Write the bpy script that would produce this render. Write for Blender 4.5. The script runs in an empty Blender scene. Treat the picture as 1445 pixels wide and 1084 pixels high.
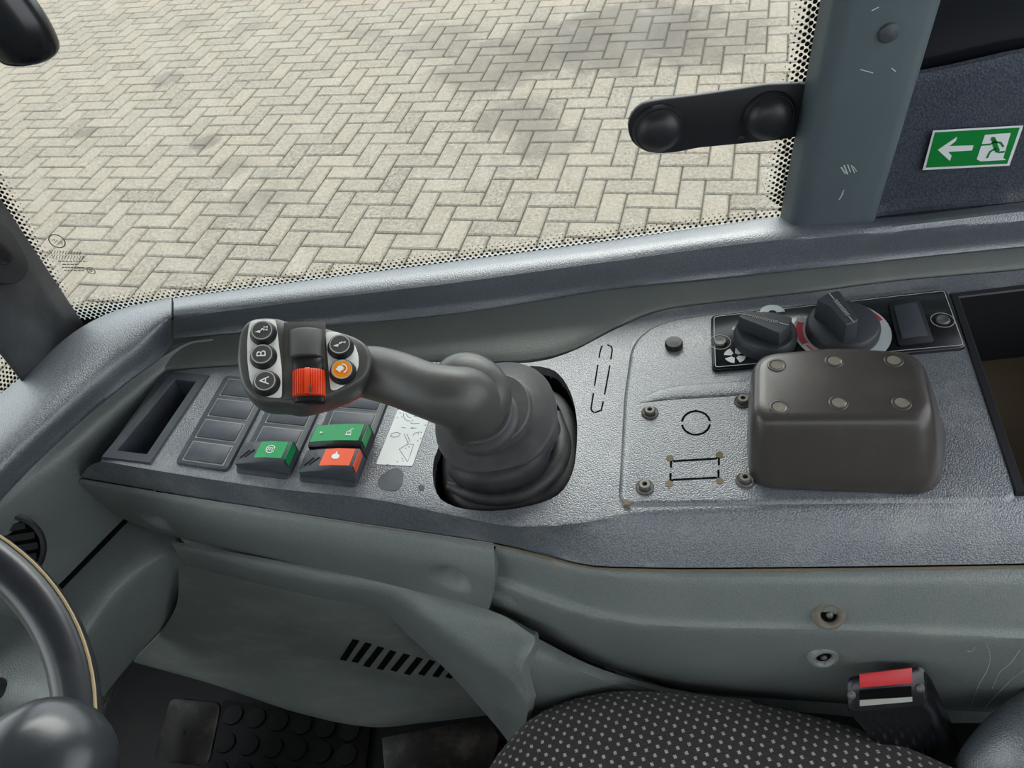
import bpy, bmesh, math, random
import numpy as np
from mathutils import Vector, Matrix

random.seed(7)
rng = np.random.default_rng(7)
SC = bpy.context.scene
COL = SC.collection

# ------------------------------------------------------------------ camera
F, CX, CY = 1137.76, 722.5, 542.0          # focal length and centre in the 1445 x 1084 frame
_n = np.array([.1462, .6903, .7086]); _n /= np.linalg.norm(_n)       # world down, seen by the camera
AX = np.array([.990, -.116, -.091]); AX -= _n * (AX @ _n); AX /= np.linalg.norm(AX)
AZ = -_n
AY = np.cross(AZ, AX)
CAM = np.array([0., 0., 1.927])
cam_d = bpy.data.cameras.new('camera')
cam_d.sensor_fit = 'HORIZONTAL'; cam_d.sensor_width = 36.0; cam_d.lens = F / 1445 * 36
cam_d.clip_start = .02; cam_d.clip_end = 200
cam = bpy.data.objects.new('camera', cam_d); COL.objects.link(cam)
cam.matrix_world = Matrix(((AX[0], -AX[1], -AX[2], CAM[0]), (AY[0], -AY[1], -AY[2], CAM[1]),
                           (AZ[0], -AZ[1], -AZ[2], CAM[2]), (0, 0, 0, 1)))
SC.camera = cam

# ------------------------------------------------------------------ daylight
w = bpy.data.worlds.new('overcast_sky'); SC.world = w; w.use_nodes = True
bg = w.node_tree.nodes['Background']
bg.inputs[0].default_value = (.90, .95, 1.0, 1); bg.inputs[1].default_value = 1.5
sd = bpy.data.lights.new('sun', 'SUN'); sd.energy = 2.6; sd.angle = math.radians(50); sd.color = (1, .97, .92)
sun = bpy.data.objects.new('sun', sd); COL.objects.link(sun)
sun.rotation_euler = Vector((-.25, -.75, -.9)).to_track_quat('-Z', 'Y').to_euler()
SC.view_settings.view_transform = 'Standard'; SC.view_settings.look = 'None'
SC.view_settings.exposure = 0.95; SC.view_settings.gamma = 1.0
SC.view_settings.use_curve_mapping = False
SC.cycles.use_denoising = True
SC.cycles.max_bounces = 7; SC.cycles.diffuse_bounces = 4; SC.cycles.glossy_bounces = 3; SC.cycles.adaptive_threshold = .02; SC.cycles.transparent_max_bounces = 12
SC.cycles.caustics_reflective = False; SC.cycles.caustics_refractive = False

# ------------------------------------------------------------------ pixel to place
def ray(px, py):
    d = np.array([(px - CX) / F, (py - CY) / F, 1.0]); return np.array([AX @ d, AY @ d, AZ @ d])
def P(px, py, z=None, y=None, x=None):
    r = ray(px, py)
    if z is not None: return CAM + r * ((z - CAM[2]) / r[2])
    if y is not None: return CAM + r * (y / r[1])
    return CAM + r * (x / r[0])
def PP(px, py, o, n):
    r = ray(px, py); return CAM + r * (((o - CAM) @ n) / (r @ n))
def nrm(v):
    v = np.asarray(v, float); return v / np.linalg.norm(v)
UP = np.array([0., 0., 1.])

# ------------------------------------------------------------------ materials
def srgb(c):
    return tuple((v / 255 / 12.92 if v / 255 <= .04045 else ((v / 255 + .055) / 1.055) ** 2.4) for v in c)
class Mat:
    def __init__(s, name):
        s.m = bpy.data.materials.new(name); s.m.use_nodes = True
        s.t = s.m.node_tree; s.b = s.t.nodes['Principled BSDF']; s.x = -300
    def n(s, typ, **kw):
        nd = s.t.nodes.new(typ)
        for k, v in kw.items(): setattr(nd, k, v)
        return nd
    def l(s, a, b): s.t.links.new(a, b)
    def coords(s, scale=None):
        tc = s.n('ShaderNodeTexCoord'); return tc.outputs['Object']
def noise(M, vec, scale, detail=4, rough=.6):
    nd = M.n('ShaderNodeTexNoise'); nd.inputs['Scale'].default_value = scale
    nd.inputs['Detail'].default_value = detail; nd.inputs['Roughness'].default_value = rough
    M.l(vec, nd.inputs['Vector']); return nd.outputs['Fac']
def ramp(M, fac, p0, p1, c0=(0, 0, 0, 1), c1=(1, 1, 1, 1)):
    nd = M.n('ShaderNodeValToRGB'); nd.color_ramp.elements[0].position = p0; nd.color_ramp.elements[1].position = p1
    nd.color_ramp.elements[0].color = c0; nd.color_ramp.elements[1].color = c1
    M.l(fac, nd.inputs[0]); return nd.outputs[0]
def mix(M, fac, a, b, mode='MIX'):
    nd = M.n('ShaderNodeMix', data_type='RGBA', blend_type=mode)
    if isinstance(fac, (int, float)): nd.inputs[0].default_value = fac
    else: M.l(fac, nd.inputs[0])
    for i, v in ((6, a), (7, b)):
        if isinstance(v, tuple): nd.inputs[i].default_value = (*v[:3], 1)
        else: M.l(v, nd.inputs[i])
    return nd.outputs[2]
def simple(name, rgb, rough=.5, metal=0, spec=.5, var=.0, bump=0, bscale=200, dust=0, dustcol=(150, 145, 132), dscale=25, stretch=None):
    M = Mat(name); b = M.b
    c = srgb(rgb)
    b.inputs['Base Color'].default_value = (*c, 1); b.inputs['Roughness'].default_value = rough
    b.inputs['Metallic'].default_value = metal; b.inputs['Specular IOR Level'].default_value = spec
    v = M.coords()
    col = None
    if var:
        f = noise(M, v, dscale * .6, 5)
        col = mix(M, f, tuple(k * (1 - var) for k in c), tuple(min(1, k * (1 + var)) for k in c))
    if dust:
        dv_ = v
        if stretch:
            mp = M.n('ShaderNodeMapping'); mp.inputs['Scale'].default_value = stretch; mp.inputs['Rotation'].default_value = (0, .25, 0); M.l(v, mp.inputs['Vector']); dv_ = mp.outputs[0]
        f = noise(M, dv_, dscale, 6, .7); f = ramp(M, f, .48, .78)
        mm = M.n('ShaderNodeMath', operation='MULTIPLY'); M.l(f, mm.inputs[0]); mm.inputs[1].default_value = dust
        col = mix(M, mm.outputs[0], col if col is not None else c, srgb(dustcol))
    if col is not None: M.l(col, b.inputs['Base Color'])
    if bump:
        f = noise(M, v, bscale, 3)
        bp = M.n('ShaderNodeBump'); bp.inputs['Strength'].default_value = bump; bp.inputs['Distance'].default_value = .001
        M.l(f, bp.inputs['Height']); M.l(bp.outputs[0], b.inputs['Normal'])
    return M.m
def grain(name, rgb, rough=.5, spec=.5, cell=480, bump=.5, worn=(190, 195, 200), worn_shine_f=.25, dust=.25, dustcol=(150, 140, 118), var=.15, dscale=14, ior=1.5):
    """moulded plastic with a pebbled leather grain, peaks paled for wear and shine, dusty in places"""
    M = Mat(name); b = M.b; c = srgb(rgb); v = M.coords()
    vo = M.n('ShaderNodeTexVoronoi'); vo.feature = 'SMOOTH_F1'; vo.inputs['Scale'].default_value = cell
    vo.inputs['Smoothness'].default_value = .4
    # distort the cells a little
    nz = M.n('ShaderNodeTexNoise'); nz.inputs['Scale'].default_value = cell * .5; nz.inputs['Detail'].default_value = 1
    M.l(v, nz.inputs['Vector'])
    ad = M.n('ShaderNodeVectorMath', operation='MULTIPLY_ADD'); M.l(nz.outputs['Color'], ad.inputs[0])
    ad.inputs[1].default_value = (.8 / cell,) * 3; M.l(v, ad.inputs[2]); M.l(ad.outputs[0], vo.inputs['Vector'])
    hgt = vo.outputs['Distance']
    big = noise(M, v, dscale, 6, .65)
    base = mix(M, big, tuple(k * (1 - var) for k in c), tuple(k * (1 + var) for k in c))
    # tops of the grain paler: rubbed wear, plus their shine put into colour
    wf = ramp(M, hgt, .18, .62, (1, 1, 1, 1), (0, 0, 0, 1))
    wm = M.n('ShaderNodeMath', operation='MULTIPLY'); M.l(wf, wm.inputs[0]); wm.inputs[1].default_value = worn_shine_f
    col = mix(M, wm.outputs[0], base, srgb(worn))
    d2 = noise(M, v, dscale * 2.1, 7, .7); d2 = ramp(M, d2, .52, .80)
    dm = M.n('ShaderNodeMath', operation='MULTIPLY'); M.l(d2, dm.inputs[0]); dm.inputs[1].default_value = dust
    col = mix(M, dm.outputs[0], col, srgb(dustcol))
    M.l(col, b.inputs['Base Color'])
    b.inputs['Roughness'].default_value = rough; b.inputs['Specular IOR Level'].default_value = spec; b.inputs['IOR'].default_value = ior
    bp = M.n('ShaderNodeBump'); bp.inputs['Strength'].default_value = bump; bp.inputs['Distance'].default_value = .0009
    bp.invert = True
    M.l(hgt, bp.inputs['Height']); M.l(bp.outputs[0], b.inputs['Normal'])
    return M.m

MT = {}
MT['console'] = grain('console_vinyl', (76, 81, 89), .43, .85, 800, .38, (182, 188, 196), .33, .42, (186, 184, 174), .24, 11, 1.9)
MT['sill'] = grain('sill_vinyl', (80, 86, 94), .42, .85, 800, .34, (172, 180, 190), .28, .12, (160, 160, 156), .24, 8, 1.9)
MT['green'] = grain('green_grey_plastic', (120, 126, 124), .46, .7, 740, .36, (164, 171, 168), .22, .32, (160, 152, 132), .16, 9, 1.6)
MT['lining'] = grain('lining_plastic', (106, 111, 107), .45, .5, 620, .3, (138, 144, 138), .1, .3, (140, 130, 110), .14, 10, 1.5)
MT['kick'] = simple('kick_plastic', (116, 123, 119), .45, 0, .4, .15, .1, 300, .6, (158, 152, 140), 26, (.35, 1.2, 1.6))
MT['navy'] = grain('rear_lining_vinyl', (58, 64, 74), .5, .4, 430, .5, (120, 126, 136), .22, .12, (130, 125, 115), .2, 10)
MT['black'] = simple('black_plastic', (32, 34, 37), .42, 0, .5, .12, .08, 400)
MT['blackgloss'] = simple('glossy_black_plastic', (22, 24, 28), .22, 0, .5, .1)
MT['rubber'] = simple('boot_rubber', (70, 70, 72), .45, 0, .45, .2, .15, 180, .35, (120, 116, 104), 30)
MT['rubber_dark'] = simple('bellows_rubber', (38, 38, 40), .5, 0, .45, .2, .15, 180, .25, (110, 106, 96), 30)
MT['switch'] = simple('switch_plastic', (66, 71, 79), .45, 0, .45, .12, .05, 400, .18, (140, 138, 130), 40)
MT['groove'] = simple('dusty_groove', (172, 172, 166), .8, 0, .2, .25)
MT['pillar_dark'] = simple('dark_pillar_plastic', (50, 52, 56), .42, 0, .5, .15, .1, 400, .3, (120, 122, 124), 14)
MT['pillar'] = simple('pillar_plastic', (86, 97, 101), .38, 0, .45, .08, .06, 400, .10, (150, 156, 158), 12)
MT['grip'] = simple('grip_plastic', (74, 73, 71), .40, 0, .5, .15, .12, 600, .2, (120, 116, 106), 45)
MT['roller'] = simple('roller_plastic', (92, 92, 90), .5, 0, .4, .12, .1, 500)
MT['white'] = simple('white_plate', (240, 241, 234), .4, 0, .4, .05, 0, 0, .35, (176, 164, 128), 60)
MT['ink'] = simple('white_print', (232, 235, 235), .6)
MT['orange'] = simple('orange_plastic', (232, 70, 26), .42, 0, .45, .12, 0, 0, .12, (120, 60, 40), 120)
MT['orange_cap'] = simple('orange_cap', (240, 140, 20), .4)
MT['green_label'] = simple('green_label', (20, 150, 82), .35, 0, .45, .1)
MT['orange_label'] = simple('orange_label', (238, 88, 40), .35, 0, .45, .1)
MT['brown'] = simple('cover_plastic', (68, 63, 60), .30, 0, .5, .1, .06, 500, .12, (140, 132, 118), 22)
MT['dimple'] = simple('dusty_dimple', (122, 116, 104), .7, 0, .3, .2, 0, 0, .3, (160, 152, 136), 200)
MT['sign'] = simple('sign_green', (0, 130, 52), .4)
MT['red'] = simple('red_plastic', (214, 52, 58), .4, 0, .45, .05)
MT['redink'] = simple('red_print', (214, 36, 50), .5)
MT['dial'] = simple('dial_print', (196, 204, 204), .45)
MT['steel'] = simple('screw_steel', (112, 110, 104), .5, .5, .5, .2, 0, 0, .3, (120, 110, 90), 300)
MT['knob'] = simple('knob_plastic', (56, 59, 64), .5, 0, .45, .1, .05, 500)
MT['dark'] = simple('dark_gap', (12, 12, 13), .9, 0, .1)
MT['floor'] = simple('floor_mat_rubber', (15, 16, 18), .6, 0, .25, .3, .2, 90, .2, (58, 52, 44), 12)
MT['brownfloor'] = simple('dusty_bin_floor', (78, 66, 52), .9, 0, .2, .3, .3, 150)
MT['roof'] = simple('roof_lining', (74, 74, 73), .8, 0, .2)
MT['mortar'] = simple('joint_sand', (74, 74, 62), .95, 0, .1, .3, .3, 60)
MT['dustdirt'] = simple('dried_dirt', (132, 120, 98), .95, 0, .1, .3)
MT['frit'] = simple('black_ceramic_frit', (14, 15, 17), .3, 0, .5)
MT['etch'] = simple('etched_mark', (96, 96, 92), .6)
MT['goldline'] = simple('worn_seam', (176, 156, 120), .6, 0, .3, .2)
MT['wheel'] = simple('wheel_rim_plastic', (44, 46, 50), .28, 0, .55, .1, .04, 300, .08, (140, 140, 140), 30)
MT['sticker'] = simple('sticker_white', (242, 246, 244), .5, 0, .3, .04)
MT['pedal'] = simple('scuffed_pedal', (44, 42, 40), .35, .4, .5, .4, .3, 40, .35, (170, 160, 148), 14)

def brick_mat():
    M = Mat('concrete_paver'); b = M.b
    oi = M.n('ShaderNodeObjectInfo'); ge = M.n('ShaderNodeNewGeometry')
    ad = M.n('ShaderNodeMath', operation='ADD'); M.l(oi.outputs['Random'], ad.inputs[0]); M.l(ge.outputs['Random Per Island'], ad.inputs[1])
    fr = M.n('ShaderNodeMath', operation='FRACT'); M.l(ad.outputs[0], fr.inputs[0])
    v = ge.outputs['Position']
    cr = M.n('ShaderNodeValToRGB'); e = cr.color_ramp.elements
    e[0].position = 0; e[0].color = (*srgb((70, 65, 58)), 1); e[1].position = 1; e[1].color = (*srgb((113, 106, 94)), 1)
    for p, c in ((.06, (89, 84, 75)), (.5, (100, 95, 86)), (.8, (107, 99, 86))):
        k = e.new(p); k.color = (*srgb(c), 1)
    M.l(fr.outputs[0], cr.inputs[0])
    sp = noise(M, v, 60, 6, .85); col = mix(M, ramp(M, sp, .40, .62), cr.outputs[0], srgb((142, 134, 121)))
    sp2 = noise(M, v, 150, 4, .85); col = mix(M, ramp(M, sp2, .53, .64), col, srgb((74, 70, 61)))
    sp3 = noise(M, v, 17, 4, .75); m3 = M.n('ShaderNodeMath', operation='MULTIPLY'); M.l(ramp(M, sp3, .48, .70), m3.inputs[0]); m3.inputs[1].default_value = .45
    col = mix(M, m3.outputs[0], col, srgb((98, 88, 70)))
    st = noise(M, v, 1.1, 5, .62); stf = ramp(M, st, .56, .70)
    mu = M.n('ShaderNodeMath', operation='MULTIPLY'); M.l(stf, mu.inputs[0]); mu.inputs[1].default_value = .55
    col = mix(M, mu.outputs[0], col, srgb((66, 62, 56)))
    nz = M.n('ShaderNodeTexNoise'); nz.inputs['Scale'].default_value = 6.5; nz.inputs['Detail'].default_value = 7; nz.inputs['Roughness'].default_value = .68; M.l(v, nz.inputs['Vector'])
    for (px_, py_, rad, amt) in ((885, 50, .55, .75), (780, 60, .40, .45), (690, 95, .38, .55), (735, 165, .25, .6), (770, 205, .2, .5), (620, 55, .3, .4), (290, 200, .10, .7), (118, 188, .09, .7), (235, 112, .12, .5), (1000, 55, .4, .5), (330, 235, .12, .4)):
        q = P(px_, py_, z=0); wv = M.n('ShaderNodeVectorMath', operation='DISTANCE')
        ma = M.n('ShaderNodeVectorMath', operation='MULTIPLY_ADD'); M.l(nz.outputs['Color'], ma.inputs[0]); ma.inputs[1].default_value = (rad * 1.5,) * 3; M.l(v, ma.inputs[2])
        M.l(ma.outputs[0], wv.inputs[0]); wv.inputs[1].default_value = (q[0] + rad * .75, q[1] + rad * .75, rad * .75)
        mr = M.n('ShaderNodeMapRange'); mr.inputs[1].default_value = rad * .62; mr.inputs[2].default_value = rad; mr.inputs[3].default_value = amt * .85; mr.inputs[4].default_value = 0; M.l(wv.outputs['Value'], mr.inputs[0])
        col = mix(M, mr.outputs[0], col, srgb((66, 60, 54)))
    M.l(col, b.inputs['Base Color']); b.inputs['Roughness'].default_value = .85; b.inputs['Specular IOR Level'].default_value = .25
    bp = M.n('ShaderNodeBump'); bp.inputs['Strength'].default_value = .9; bp.inputs['Distance'].default_value = .006
    M.l(sp, bp.inputs['Height']); M.l(bp.outputs[0], b.inputs['Normal'])
    return M.m
MT['brick'] = brick_mat()

def fabric_mat():
    """charcoal weave with staggered pale dashes"""
    M = Mat('dotted_seat_fabric'); b = M.b; v = M.coords()
    rot = M.n('ShaderNodeMapping'); rot.inputs['Rotation'].default_value = (0, 0, math.radians(-14)); M.l(v, rot.inputs['Vector'])
    sx = M.n('ShaderNodeSeparateXYZ'); M.l(rot.outputs[0], sx.inputs[0])
    def math_(op, a, bb=None):
        nd = M.n('ShaderNodeMath', operation=op)
        for i, q in enumerate((a, bb)):
            if q is None: continue
            if isinstance(q, (int, float)): nd.inputs[i].default_value = q
            else: M.l(q, nd.inputs[i])
        return nd.outputs[0]
    px, py = .0108, .0066
    row = math_('FLOOR', math_('DIVIDE', sx.outputs[1], py))
    sh = math_('MULTIPLY', math_('MODULO', math_('ADD', row, 1000), 2), .5)
    fx = math_('ABSOLUTE', math_('SUBTRACT', math_('FRACT', math_('ADD', math_('DIVIDE', sx.outputs[0], px), sh)), .5))
    fy = math_('ABSOLUTE', math_('SUBTRACT', math_('FRACT', math_('DIVIDE', sx.outputs[1], py)), .5))
    d = math_('MULTIPLY', math_('LESS_THAN', fx, .13), math_('LESS_THAN', fy, .24))
    wn = noise(M, v, 900, 2, .7)
    d = math_('MULTIPLY', d, ramp(M, wn, .3, .5))
    fz = noise(M, v, 500, 3, .7)
    base = mix(M, fz, srgb((46, 43, 44)), srgb((86, 80, 80)))
    col = mix(M, d, base, srgb((205, 200, 186)))
    M.l(col, b.inputs['Base Color']); b.inputs['Roughness'].default_value = .95; b.inputs['Specular IOR Level'].default_value = .1
    b.inputs['Sheen Weight'].default_value = .2
    bp = M.n('ShaderNodeBump'); bp.inputs['Strength'].default_value = .6; bp.inputs['Distance'].default_value = .001
    M.l(wn, bp.inputs['Height']); M.l(bp.outputs[0], b.inputs['Normal'])
    return M.m
MT['fabric'] = fabric_mat()

def glass_mat():
    M = Mat('dusty_window_glass'); t = M.t
    t.nodes.remove(M.b); out = t.nodes['Material Output']
    tr = M.n('ShaderNodeBsdfTransparent'); tr.inputs[0].default_value = (.96, .98, .97, 1)
    gl = M.n('ShaderNodeBsdfGlossy'); gl.inputs['Roughness'].default_value = .03
    fr = M.n('ShaderNodeFresnel'); fr.inputs[0].default_value = 1.3
    df = M.n('ShaderNodeBsdfTranslucent'); df.inputs[0].default_value = (.9, .9, .88, 1)
    v = M.coords(); f = ramp(M, noise(M, v, 22, 8, .75), .5, .85)
    mu = M.n('ShaderNodeMath', operation='MULTIPLY_ADD'); M.l(f, mu.inputs[0]); mu.inputs[1].default_value = .07; mu.inputs[2].default_value = .015
    m1 = M.n('ShaderNodeMixShader'); M.l(fr.outputs[0], m1.inputs[0]); M.l(tr.outputs[0], m1.inputs[1]); M.l(gl.outputs[0], m1.inputs[2])
    m2 = M.n('ShaderNodeMixShader'); M.l(mu.outputs[0], m2.inputs[0]); M.l(m1.outputs[0], m2.inputs[1]); M.l(df.outputs[0], m2.inputs[2])
    M.l(m2.outputs[0], out.inputs[0]); return M.m
MT['glass'] = glass_mat()

# ------------------------------------------------------------------ object helpers
ORG = {}
def tag(o, label=None, cat=None, group=None, kind=None):
    if label: o['label'] = label
    if cat: o['category'] = cat
    if group: o['group'] = group
    if kind: o['kind'] = kind
    return o
def thing(name, label, cat, loc, group=None):
    o = bpy.data.objects.new(name, None); COL.objects.link(o); o.location = Vector(loc)
    o.empty_display_size = .02; ORG[o.name] = np.asarray(loc, float); return tag(o, label, cat, group)
def mk(name, vf, mat, parent=None, smooth=True, bevel=0, angle=38, seg=2, loc=None, clean=True):
    V, Fc = vf; V = np.asarray(V, float)
    org = ORG[parent.name] if parent else (np.asarray(loc, float) if loc is not None else np.array([V[:, 0].mean(), V[:, 1].mean(), V[:, 2].min()]))
    me = bpy.data.meshes.new(name); me.from_pydata([tuple(p) for p in (V - org)], [], [tuple(f) for f in Fc])
    if clean or bevel:
        bm = bmesh.new(); bm.from_mesh(me)
        bmesh.ops.remove_doubles(bm, verts=bm.verts, dist=1e-6)
        bmesh.ops.recalc_face_normals(bm, faces=bm.faces)
        if bevel:
            ed = [e for e in bm.edges if len(e.link_faces) == 2 and e.calc_face_angle(0) > math.radians(30)]
            bmesh.ops.bevel(bm, geom=ed, offset=bevel, segments=seg, profile=.5, affect='EDGES', clamp_overlap=True)
        bm.to_mesh(me); bm.free()
    o = bpy.data.objects.new(name, me); COL.objects.link(o)
    if smooth:
        me.shade_smooth()
        me.set_sharp_from_angle(angle=math.radians(angle))
    me.materials.append(MT[mat] if isinstance(mat, str) else mat)
    if parent: o.parent = parent
    else: o.location = Vector(org)
    ORG[o.name] = org
    return o
def struct(o): o['kind'] = 'structure'; return o

def crv(pts, n, closed=False):
    """Catmull-Rom through pts, n samples by chord length"""
    p = np.asarray(pts, float)
    if len(p) == 2 and not closed: return p[0] + (p[1] - p[0]) * np.linspace(0, 1, n)[:, None]
    if closed: q = np.vstack([p[-1], p, p[0], p[1]])
    else: q = np.vstack([2 * p[0] - p[1], p, 2 * p[-1] - p[-2]])
    m = len(q) - 3
    d = np.array([np.linalg.norm(q[i + 2] - q[i + 1]) for i in range(m)]); cum = np.r_[0, np.cumsum(d)]
    s = np.linspace(0, cum[-1], n, endpoint=not closed); out = []
    for t in s:
        i = min(max(int(np.searchsorted(cum, t, 'right')) - 1, 0), m - 1)
        u = (t - cum[i]) / max(d[i], 1e-9); a, b, c, e = q[i:i + 4]
        out.append(.5 * (2 * b + (c - a) * u + (2 * a - 5 * b + 4 * c - e) * u * u + (3 * b - a - 3 * c + e) * u ** 3))
    return np.array(out)
def ext(row, xend=.905):
    """carry a row of points straight on to the rear wall"""
    a, b = np.asarray(row[-2]), np.asarray(row[-1]); d = b - a; return list(row) + [b + d * ((xend - b[0]) / d[0])]
def crvi(pts, per=8):
    """Catmull-Rom sampled evenly in each span"""
    p = np.asarray(pts, float); q = np.vstack([2 * p[0] - p[1], p, 2 * p[-1] - p[-2]]); out = []
    for i in range(len(p) - 1):
        a, b, c, e = q[i:i + 4]
        for u in np.linspace(0, 1, per, endpoint=False): out.append(.5 * (2 * b + (c - a) * u + (2 * a - 5 * b + 4 * c - e) * u * u + (3 * b - a - 3 * c + e) * u ** 3))
    out.append(p[-1]); return np.array(out)
def lin(pts, n):
    p = np.asarray(pts, float); d = np.r_[0, np.cumsum(np.linalg.norm(np.diff(p, axis=0), axis=1))]
    s = np.linspace(0, d[-1], n); return np.column_stack([np.interp(s, d, p[:, k]) for k in range(p.shape[1])])
def gridnormals(G):
    du = np.gradient(G, axis=1); dv = np.gradient(G, axis=0); N = np.cross(du, dv)
    return N / np.maximum(np.linalg.norm(N, axis=2, keepdims=True), 1e-12)
def shell(G, thick):
    """G: (rows, cols, 3) -> closed slab, thickness laid away from the camera side"""
    N = gridnormals(G); c = G.reshape(-1, 3)
    if ((CAM - c) * N.reshape(-1, 3)).sum() < 0: N = -N
    B = G - N * thick; r, k = G.shape[:2]
    V = np.vstack([G.reshape(-1, 3), B.reshape(-1, 3)]); o = r * k; Fc = []
    for i in range(r - 1):
        for j in range(k - 1):
            a, b, c_, d = i * k + j, i * k + j + 1, (i + 1) * k + j + 1, (i + 1) * k + j
            Fc += [(a, b, c_, d), (d + o, c_ + o, b + o, a + o)]
    for j in range(k - 1):
        Fc += [(j + 1, j, j + o, j + 1 + o), ((r - 1) * k + j, (r - 1) * k + j + 1, (r - 1) * k + j + 1 + o, (r - 1) * k + j + o)]
    for i in range(r - 1):
        Fc += [(i * k, (i + 1) * k, (i + 1) * k + o, i * k + o), ((i + 1) * k + k - 1, i * k + k - 1, i * k + k - 1 + o, (i + 1) * k + k - 1 + o)]
    return V, Fc
def loft(rows, nu=60, nv=30, thick=.01, su=True, sv=True, dents=()):
    """rows of control points (each row runs the same way) -> smooth slab"""
    R = [crv(r, nu) if su else lin(r, nu) for r in rows]
    R = np.array(R)
    cols = [crv(R[:, j], nv) if sv else lin(R[:, j], nv) for j in range(nu)]
    G = np.array(cols).transpose(1, 0, 2)
    N = gridnormals(G); c = G.reshape(-1, 3)
    if ((CAM - c) * N.reshape(-1, 3)).sum() < 0: N = -N
    for (p, rad, dep) in dents:
        d = np.linalg.norm(G - np.asarray(p), axis=2)
        G = G - N * (dep * np.exp(-(d / rad) ** 3.0))[:, :, None]
    return shell(G, thick)
def prism(poly, vec):
    """polygon (3D points) swept along vec"""
    p = np.asarray(poly, float); n = len(p); V = np.vstack([p, p + np.asarray(vec)])
    Fc = [tuple(range(n - 1, -1, -1)), tuple(range(n, 2 * n))] + [(i, (i + 1) % n, (i + 1) % n + n, i + n) for i in range(n)]
    return V, Fc
def stack(rings, cap=True, closed=True):
    """list of equal-length rings -> skin"""
    k = len(rings[0]); V = np.vstack(rings); Fc = []
    for i in range(len(rings) - 1):
        for j in range(k if closed else k - 1):
            a = i * k + j; b = i * k + (j + 1) % k; Fc.append((a, b, b + k, a + k))
    if cap: Fc += [tuple(range(k - 1, -1, -1)), tuple(range((len(rings) - 1) * k, len(rings) * k))]
    return V, Fc
def frame(n, ref=None):
    n = nrm(n); ref = np.array([1., 0, 0]) if ref is None else np.asarray(ref, float)
    e1 = ref - n * (ref @ n); e1 = nrm(e1); return e1, np.cross(n, e1), n
def lathe(o, axis, prof, seg=32, sq=2.0, sx=1., sy=1., ref=None, cap=True):
    """profile [(radius, height)] about axis; sq > 2 squares the section"""
    e1, e2, n = frame(axis, ref); th = np.linspace(0, 2 * np.pi, seg, endpoint=False)
    c, s = np.cos(th), np.sin(th); k = (abs(c) ** sq + abs(s) ** sq) ** (-1 / sq)
    rings = [np.asarray(o) + n * h + (e1 * (r * sx * k * c)[:, None] + e2 * (r * sy * k * s)[:, None]) for r, h in prof]
    return stack(rings, cap)
def tube(path, rad, seg=16, n=None, up=None, flat=1.0, cap=True):
    """rad: per control point; flat squashes the section along up"""
    p = np.asarray(path, float)
    r = np.full(len(p), rad, float) if np.isscalar(rad) else np.asarray(rad, float)
    if n: q = crv(np.column_stack([p, r]), n); p, r = q[:, :3], q[:, 3]
    T = np.gradient(p, axis=0); T /= np.linalg.norm(T, axis=1, keepdims=True)
    up = UP if up is None else np.asarray(up, float); rings = []
    th = np.linspace(0, 2 * np.pi, seg, endpoint=False)
    for a, t, rr in zip(p, T, r):
        s = np.cross(t, up)
        if np.linalg.norm(s) < 1e-4: s = np.cross(t, [1, 0, 0.1])
        s = nrm(s); u = np.cross(s, t)
        rings.append(a + rr * (np.cos(th)[:, None] * s + flat * np.sin(th)[:, None] * u))
    return stack(rings, cap)
def box(o, e1, e2, e3, a, b, c):
    o = np.asarray(o, float); V = [o + sx * a * e1 + sy * b * e2 + sz * c * e3 for sz in (-1, 1) for sx, sy in ((-1, -1), (1, -1), (1, 1), (-1, 1))]
    return np.array(V), [(3, 2, 1, 0), (4, 5, 6, 7), (0, 1, 5, 4), (1, 2, 6, 5), (2, 3, 7, 6), (3, 0, 4, 7)]
EX, EY, EZ = np.eye(3)
def abox(lo, hi):
    lo, hi = np.array(lo, float), np.array(hi, float); return box((lo + hi) / 2, EX, EY, EZ, *((hi - lo) / 2))
def join(*parts):
    V, Fc, k = [], [], 0
    for v, f in parts:
        V.append(np.asarray(v, float)); Fc += [tuple(i + k for i in q) for q in f]; k += len(v)
    return np.vstack(V), Fc
def roundpoly(pts, r, seg=5):
    p = [np.asarray(q, float) for q in pts]; out = []; n = len(p)
    for i in range(n):
        a, b, c = p[i - 1], p[i], p[(i + 1) % n]
        ra = min(r, .45 * np.linalg.norm(a - b)); rc = min(r, .45 * np.linalg.norm(c - b))
        s, e = b + nrm(a - b) * ra, b + nrm(c - b) * rc
        for t in np.linspace(0, 1, seg): out.append((1 - t) ** 2 * s + 2 * t * (1 - t) * b + t * t * e)
    return np.array(out)
def strip(pts, wd, n, h, closed=False):
    """flat line of width wd lying in the plane with normal n, raised by h"""
    p = np.asarray(pts, float); n = nrm(n)
    if closed: p = np.vstack([p, p[0]])
    parts = []
    L, Rr = [], []
    for i in range(len(p)):
        if closed: t = p[(i + 1) % (len(p) - 1)] - p[(i - 1) % (len(p) - 1)]
        else: t = p[min(i + 1, len(p) - 1)] - p[max(i - 1, 0)]
        s = nrm(np.cross(n, t)); L.append(p[i] + s * wd / 2); Rr.append(p[i] - s * wd / 2)
    L, Rr = np.array(L), np.array(Rr); rings = []
    for a, b in zip(L, Rr): rings.append(np.array([a, b, b + n * h, a + n * h]))
    return stack(rings, True)
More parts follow.
